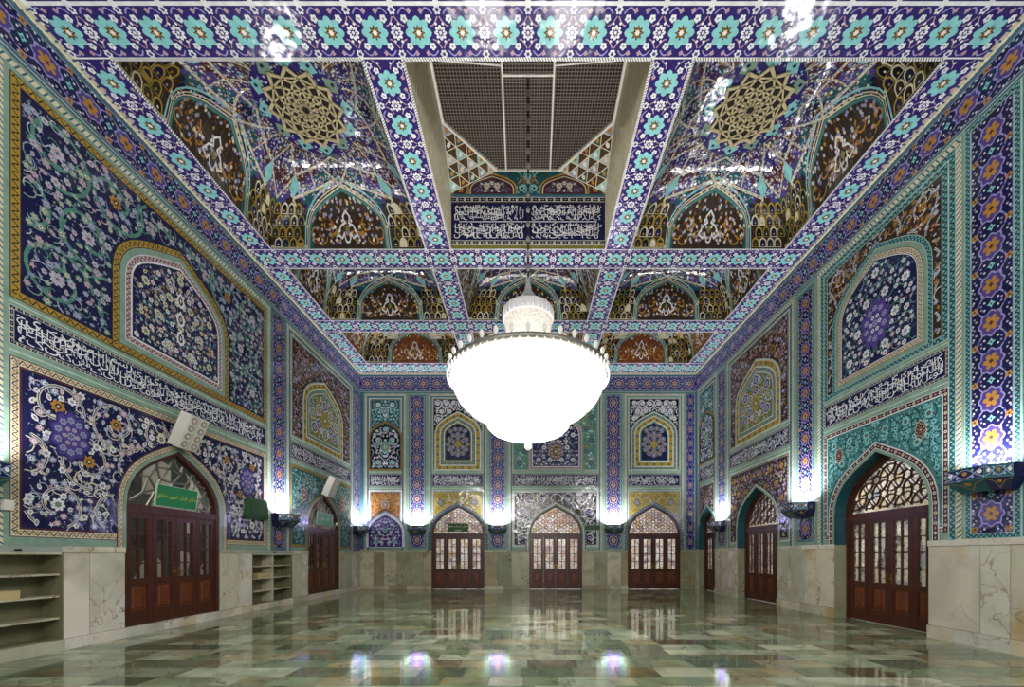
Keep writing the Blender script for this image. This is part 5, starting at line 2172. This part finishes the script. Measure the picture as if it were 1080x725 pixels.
bracket(FL, 5.15, 2.66, .62, .42, 'tiled light bracket above the open shelves at the picture edge', .5)
bracket(FL, 11.78, 2.64, .74, .48, 'tiled light bracket on the pilaster between the two doors of the shelf wall', 1)
bracket(FL, 17.08, 2.68, .66, .46, 'tiled light bracket in the corner beside the blind arch panel', .8)
bracket(FB, -4.74, 2.72, .78, .34, 'tiled light bracket on the far pilaster nearest the blind arch panel', 1)
bracket(FB, -1.30, 2.74, .78, .34, 'tiled light bracket between the signed far door and the central far door', 1)
bracket(FB, 3.64, 2.76, .80, .34, 'tiled light bracket between the central far door and the unsigned far door', 1)
bracket(FRT, 15.15, 2.72, .66, .46, 'tiled light bracket between the narrow door and the middle recessed door', .9)
bracket(FRT, 10.60, 2.80, .80, .48, 'tiled light bracket on the pilaster between the two wide recessed doors', 1)
bracket(FRT, 6.30, 2.80, .84, .46, 'tiled light bracket on the pilaster with orange blossoms by the turquoise panel', .35)


# ------------------------------------------------------------------ signs, speakers, shelves, small fittings
def sign(fr, u0, u1, v0, v1, h, mat, text, tmat, label, cat='sign', lean=0.0, tv=(.2, .8), mirror=False, sub=None):
    def f(u, v, k):
        return fr(u, v, h + k + lean * (v - v0))
    root = tag(empty('hanging_sign', fr((u0 + u1) / 2, v0, h)), label, cat)
    s = Solid(f)
    s.box(u0, u1, v0, v1, -.025, 0, mat)
    s.done('board', root)
    s = Solid(f)
    for a, b in (((u0, v0), (u0, v1)), ((u1, v0), (u1, v1)), ((u0, v0), (u1, v0)), ((u0, v1), (u1, v1))):
        s.bar(a, b, .009, -.028, .005, 'sign_edge')
    s.done('edge_trim', root)
    if text:
        p = Pan('lettering', f, .001)
        H = v1 - v0
        put_text(p, text, u0 + .04 * (u1 - u0), u1 - .04 * (u1 - u0), v0 + tv[0] * H, v0 + tv[1] * H, tmat, 1, mirror)
        if sub:
            for q in range(6):
                a = u0 + (u1 - u0) * (.34 + .053 * q)
                p.rect(a, v0 + .14 * H, a + (u1 - u0) * .042, v0 + .21 * H, tmat, 1)
        p.done(root)
    return root


# text runs along +u on the wall of the shelves (read from inside the hall: +Y goes to the right)
sign(FL, 7.84, 8.80, 2.42, 2.83, .03, 'sign_green', shape_text('دفتر اداره امور خدام'), 'sign_text',
     'green sign with yellow lettering over the nearest door of the shelf wall', lean=.12, tv=(.14, .80))
sign(FL, 13.85, 14.92, 2.50, 2.94, .03, 'sign_pale_green', shape_text('دفتر خدام'), 'sign_pale_text',
     'pale green reflecting sign over the farther door of the shelf wall', lean=.06, tv=(.3, .7))
sign(FB, -3.42, -2.54, 2.46, 2.82, .05, 'sign_dark_green', shape_text('سالن کشیک خدام'), 'sign_pale_text',
     'dark green sign with pale lettering over a far door', tv=(.38, .86), sub=True)
sign(FB, 2.40, 3.08, 2.52, 2.75, .03, 'sign_dark_green', None, 'sign_pale_text', 'narrow dark green plate beside the central far door')

g = tag(empty('wall_board', FL(10.7, 2.40, .02)), 'plain dark green board on the navy tiles above the second shelf', 'board')
s = Solid(FL)
s.prism([(10.30, 2.46), (10.36, 2.38), (11.12, 2.40), (11.18, 2.48), (11.14, 2.88), (11.06, 2.94), (10.40, 2.92), (10.34, 2.84)], .01, .09, 'sign_dark_green')
s.done('panel', g)
s = Solid(FL)
s.prism([(10.44, 2.50), (11.04, 2.51), (11.02, 2.82), (10.47, 2.82)], .09, .10, 'sign_dark_green')
s.done('face_plate', g)


def speaker(u, z, label):
    O = FL(u, z, .27)
    a = math.radians(24)
    # face looks into the room and down
    fr = Fr(O, (0, 1, 0), (sin(a), 0, cos(a)), (cos(a), 0, -sin(a)))
    root = tag(empty('wall_speaker', O), label, 'speaker', 'column speakers over the doors')
    for k, (u0, u1) in enumerate(((-.23, -.008), (.008, .23))):
        s = Solid(fr)
        s.box(u0, u1, -.35, .35, -.10, .12, 'speaker_white')
        s.box(u0 + .012, u1 - .012, -.33, .33, .12, .126, 'speaker_white')
        cab = s.done('cabinet', root)
        for j in range(4):
            s = Solid(fr)
            c_ = ((u0 + u1) / 2, -.25 + .167 * j)
            s.prism(ngon(c_, .07, 18), .126, .134, 'speaker_grey')
            s.prism(ngon(c_, .03, 12), .134, .14, 'speaker_white')
            s.done('driver', cab)
    s = Solid(FL)
    s.box(u - .04, u + .04, z - .1, z + .1, .0, .02, 'gray_metal')
    s.box(u - .02, u + .02, z - .03, z + .03, .02, .2, 'gray_metal')
    s.done('mounting_arm', root)


speaker(8.32, 3.97, 'white twin column speaker tilted over the nearest door of the shelf wall')
speaker(14.35, 3.86, 'white column speaker tilted over the door near the far corner')


def shelf(name, u0, u1, cols, rows, label, seed):
    root = tag(empty(name, FL((u0 + u1) / 2, NZ0, -.3)), label, 'shelf')
    rnd = random.Random(seed)
    dep = -.335
    s = Solid(FL)
    s.box(u0, u1, NZ0, NZ1, dep, dep + .02, 'niche_stone')
    s.done('back_panel', root)
    for a, b in ((u0, u0 + .025), (u1 - .025, u1)):
        s = Solid(FL)
        s.box(a, b, NZ0, NZ1, dep + .02, .022, 'niche_stone')
        s.done('side_panel', root)
    s = Solid(FL)
    s.box(u0 + .025, u1 - .025, NZ0, NZ0 + .025, dep + .02, 0, 'niche_stone')
    s.box(u0 + .025, u1 - .025, NZ1 - .03, NZ1, dep + .02, .022, 'marble_shelf')
    s.done('niche_frame', root)
    for k in range(1, rows):
        z = NZ0 + (NZ1 - NZ0) * k / rows
        s = Solid(FL)
        s.box(u0 + .025, u1 - .025, z - .014, z + .014, dep + .02, -.01, 'marble_shelf')
        s.done('shelf_board', root)
    for k in range(1, cols):
        u = u0 + (u1 - u0) * k / cols
        s = Solid(FL)
        s.box(u - .018, u + .018, NZ0 + .025, NZ1 - .03, dep + .02, .0, 'marble_shelf')
        s.done('divider', root)
    s = Solid(FL)
    for t in (.5,):
        u = u0 + (u1 - u0) * t
        s.box(u - .04, u + .04, NZ1 + .02, NZ1 + .05, .036, .05, 'dark_metal')
    s.done('number_plate', root)


shelf('shoe_shelf', NICHES[0][0], NICHES[0][1], 1, 4, 'open stone shoe shelf at the picture edge, before the nearest door', 1)
shelf('shoe_shelf', NICHES[1][0], NICHES[1][1], 2, 4, 'two column stone shoe shelf between the two doors of the shelf wall', 2)


def tray(u0, u1, z, h, d0, d1, label):
    root = tag(empty('storage_box', FL((u0 + u1) / 2, z, (d0 + d1) / 2)), label, 'box')
    s = Solid(FL)
    s.box(u0, u1, z, z + .012, d0, d1, 'box_card')
    s.box(u0, u0 + .012, z + .012, z + h, d0, d1, 'box_card')
    s.box(u1 - .012, u1, z + .012, z + h, d0, d1, 'box_card')
    s.box(u0 + .012, u1 - .012, z + .012, z + h, d0, d0 + .012, 'box_card')
    s.box(u0 + .012, u1 - .012, z + .012, z + h, d1 - .012, d1, 'box_card')
    s.done('case', root)
    s = Solid(FL)
    s.box(u0 - .004, u1 + .004, z + h, z + h + .014, d0 - .004, d1 + .004, 'box_card')
    s.done('lid', root)


zz = NZ0 + (NZ1 - NZ0) * .5 + .0145
tray(5.35, 5.83, zz, .10, -.29, -.06, 'flat beige box on the shelf nearest the picture edge')
tray(11.0, 11.45, zz, .11, -.28, -.08, 'flat beige box on the two column shelf')

s = Solid(FL)
s.box(5.56, 5.68, 2.08, 2.22, .012, .05, 'plastic_white')
s.box(5.58, 5.66, 2.10, 2.20, .05, .056, 'plastic_white')
tag(s.done('junction_box'), 'small white box on the tile border above the open shelf', 'box')


def dome_cam(fr, u, v, label):
    root = tag(empty('security_camera', fr(u, v, .02)), label, 'camera')
    s = Solid(fr)
    s.prism(ngon((u, v), .06, 16), .01, .05, 'plastic_white')
    s.prism(ngon((u, v), .05, 16), .05, .08, 'plastic_white')
    s.done('housing', root)
    s = Solid(fr)
    s.prism(ngon((u, v), .026, 12), .08, .095, 'lens_black')
    s.done('lens', root)


dome_cam(FL, 15.28, 2.62, 'small white round camera beside the pale green sign')
dome_cam(FB, 6.57, 3.08, 'small white camera on the tile border beside the unsigned far door')
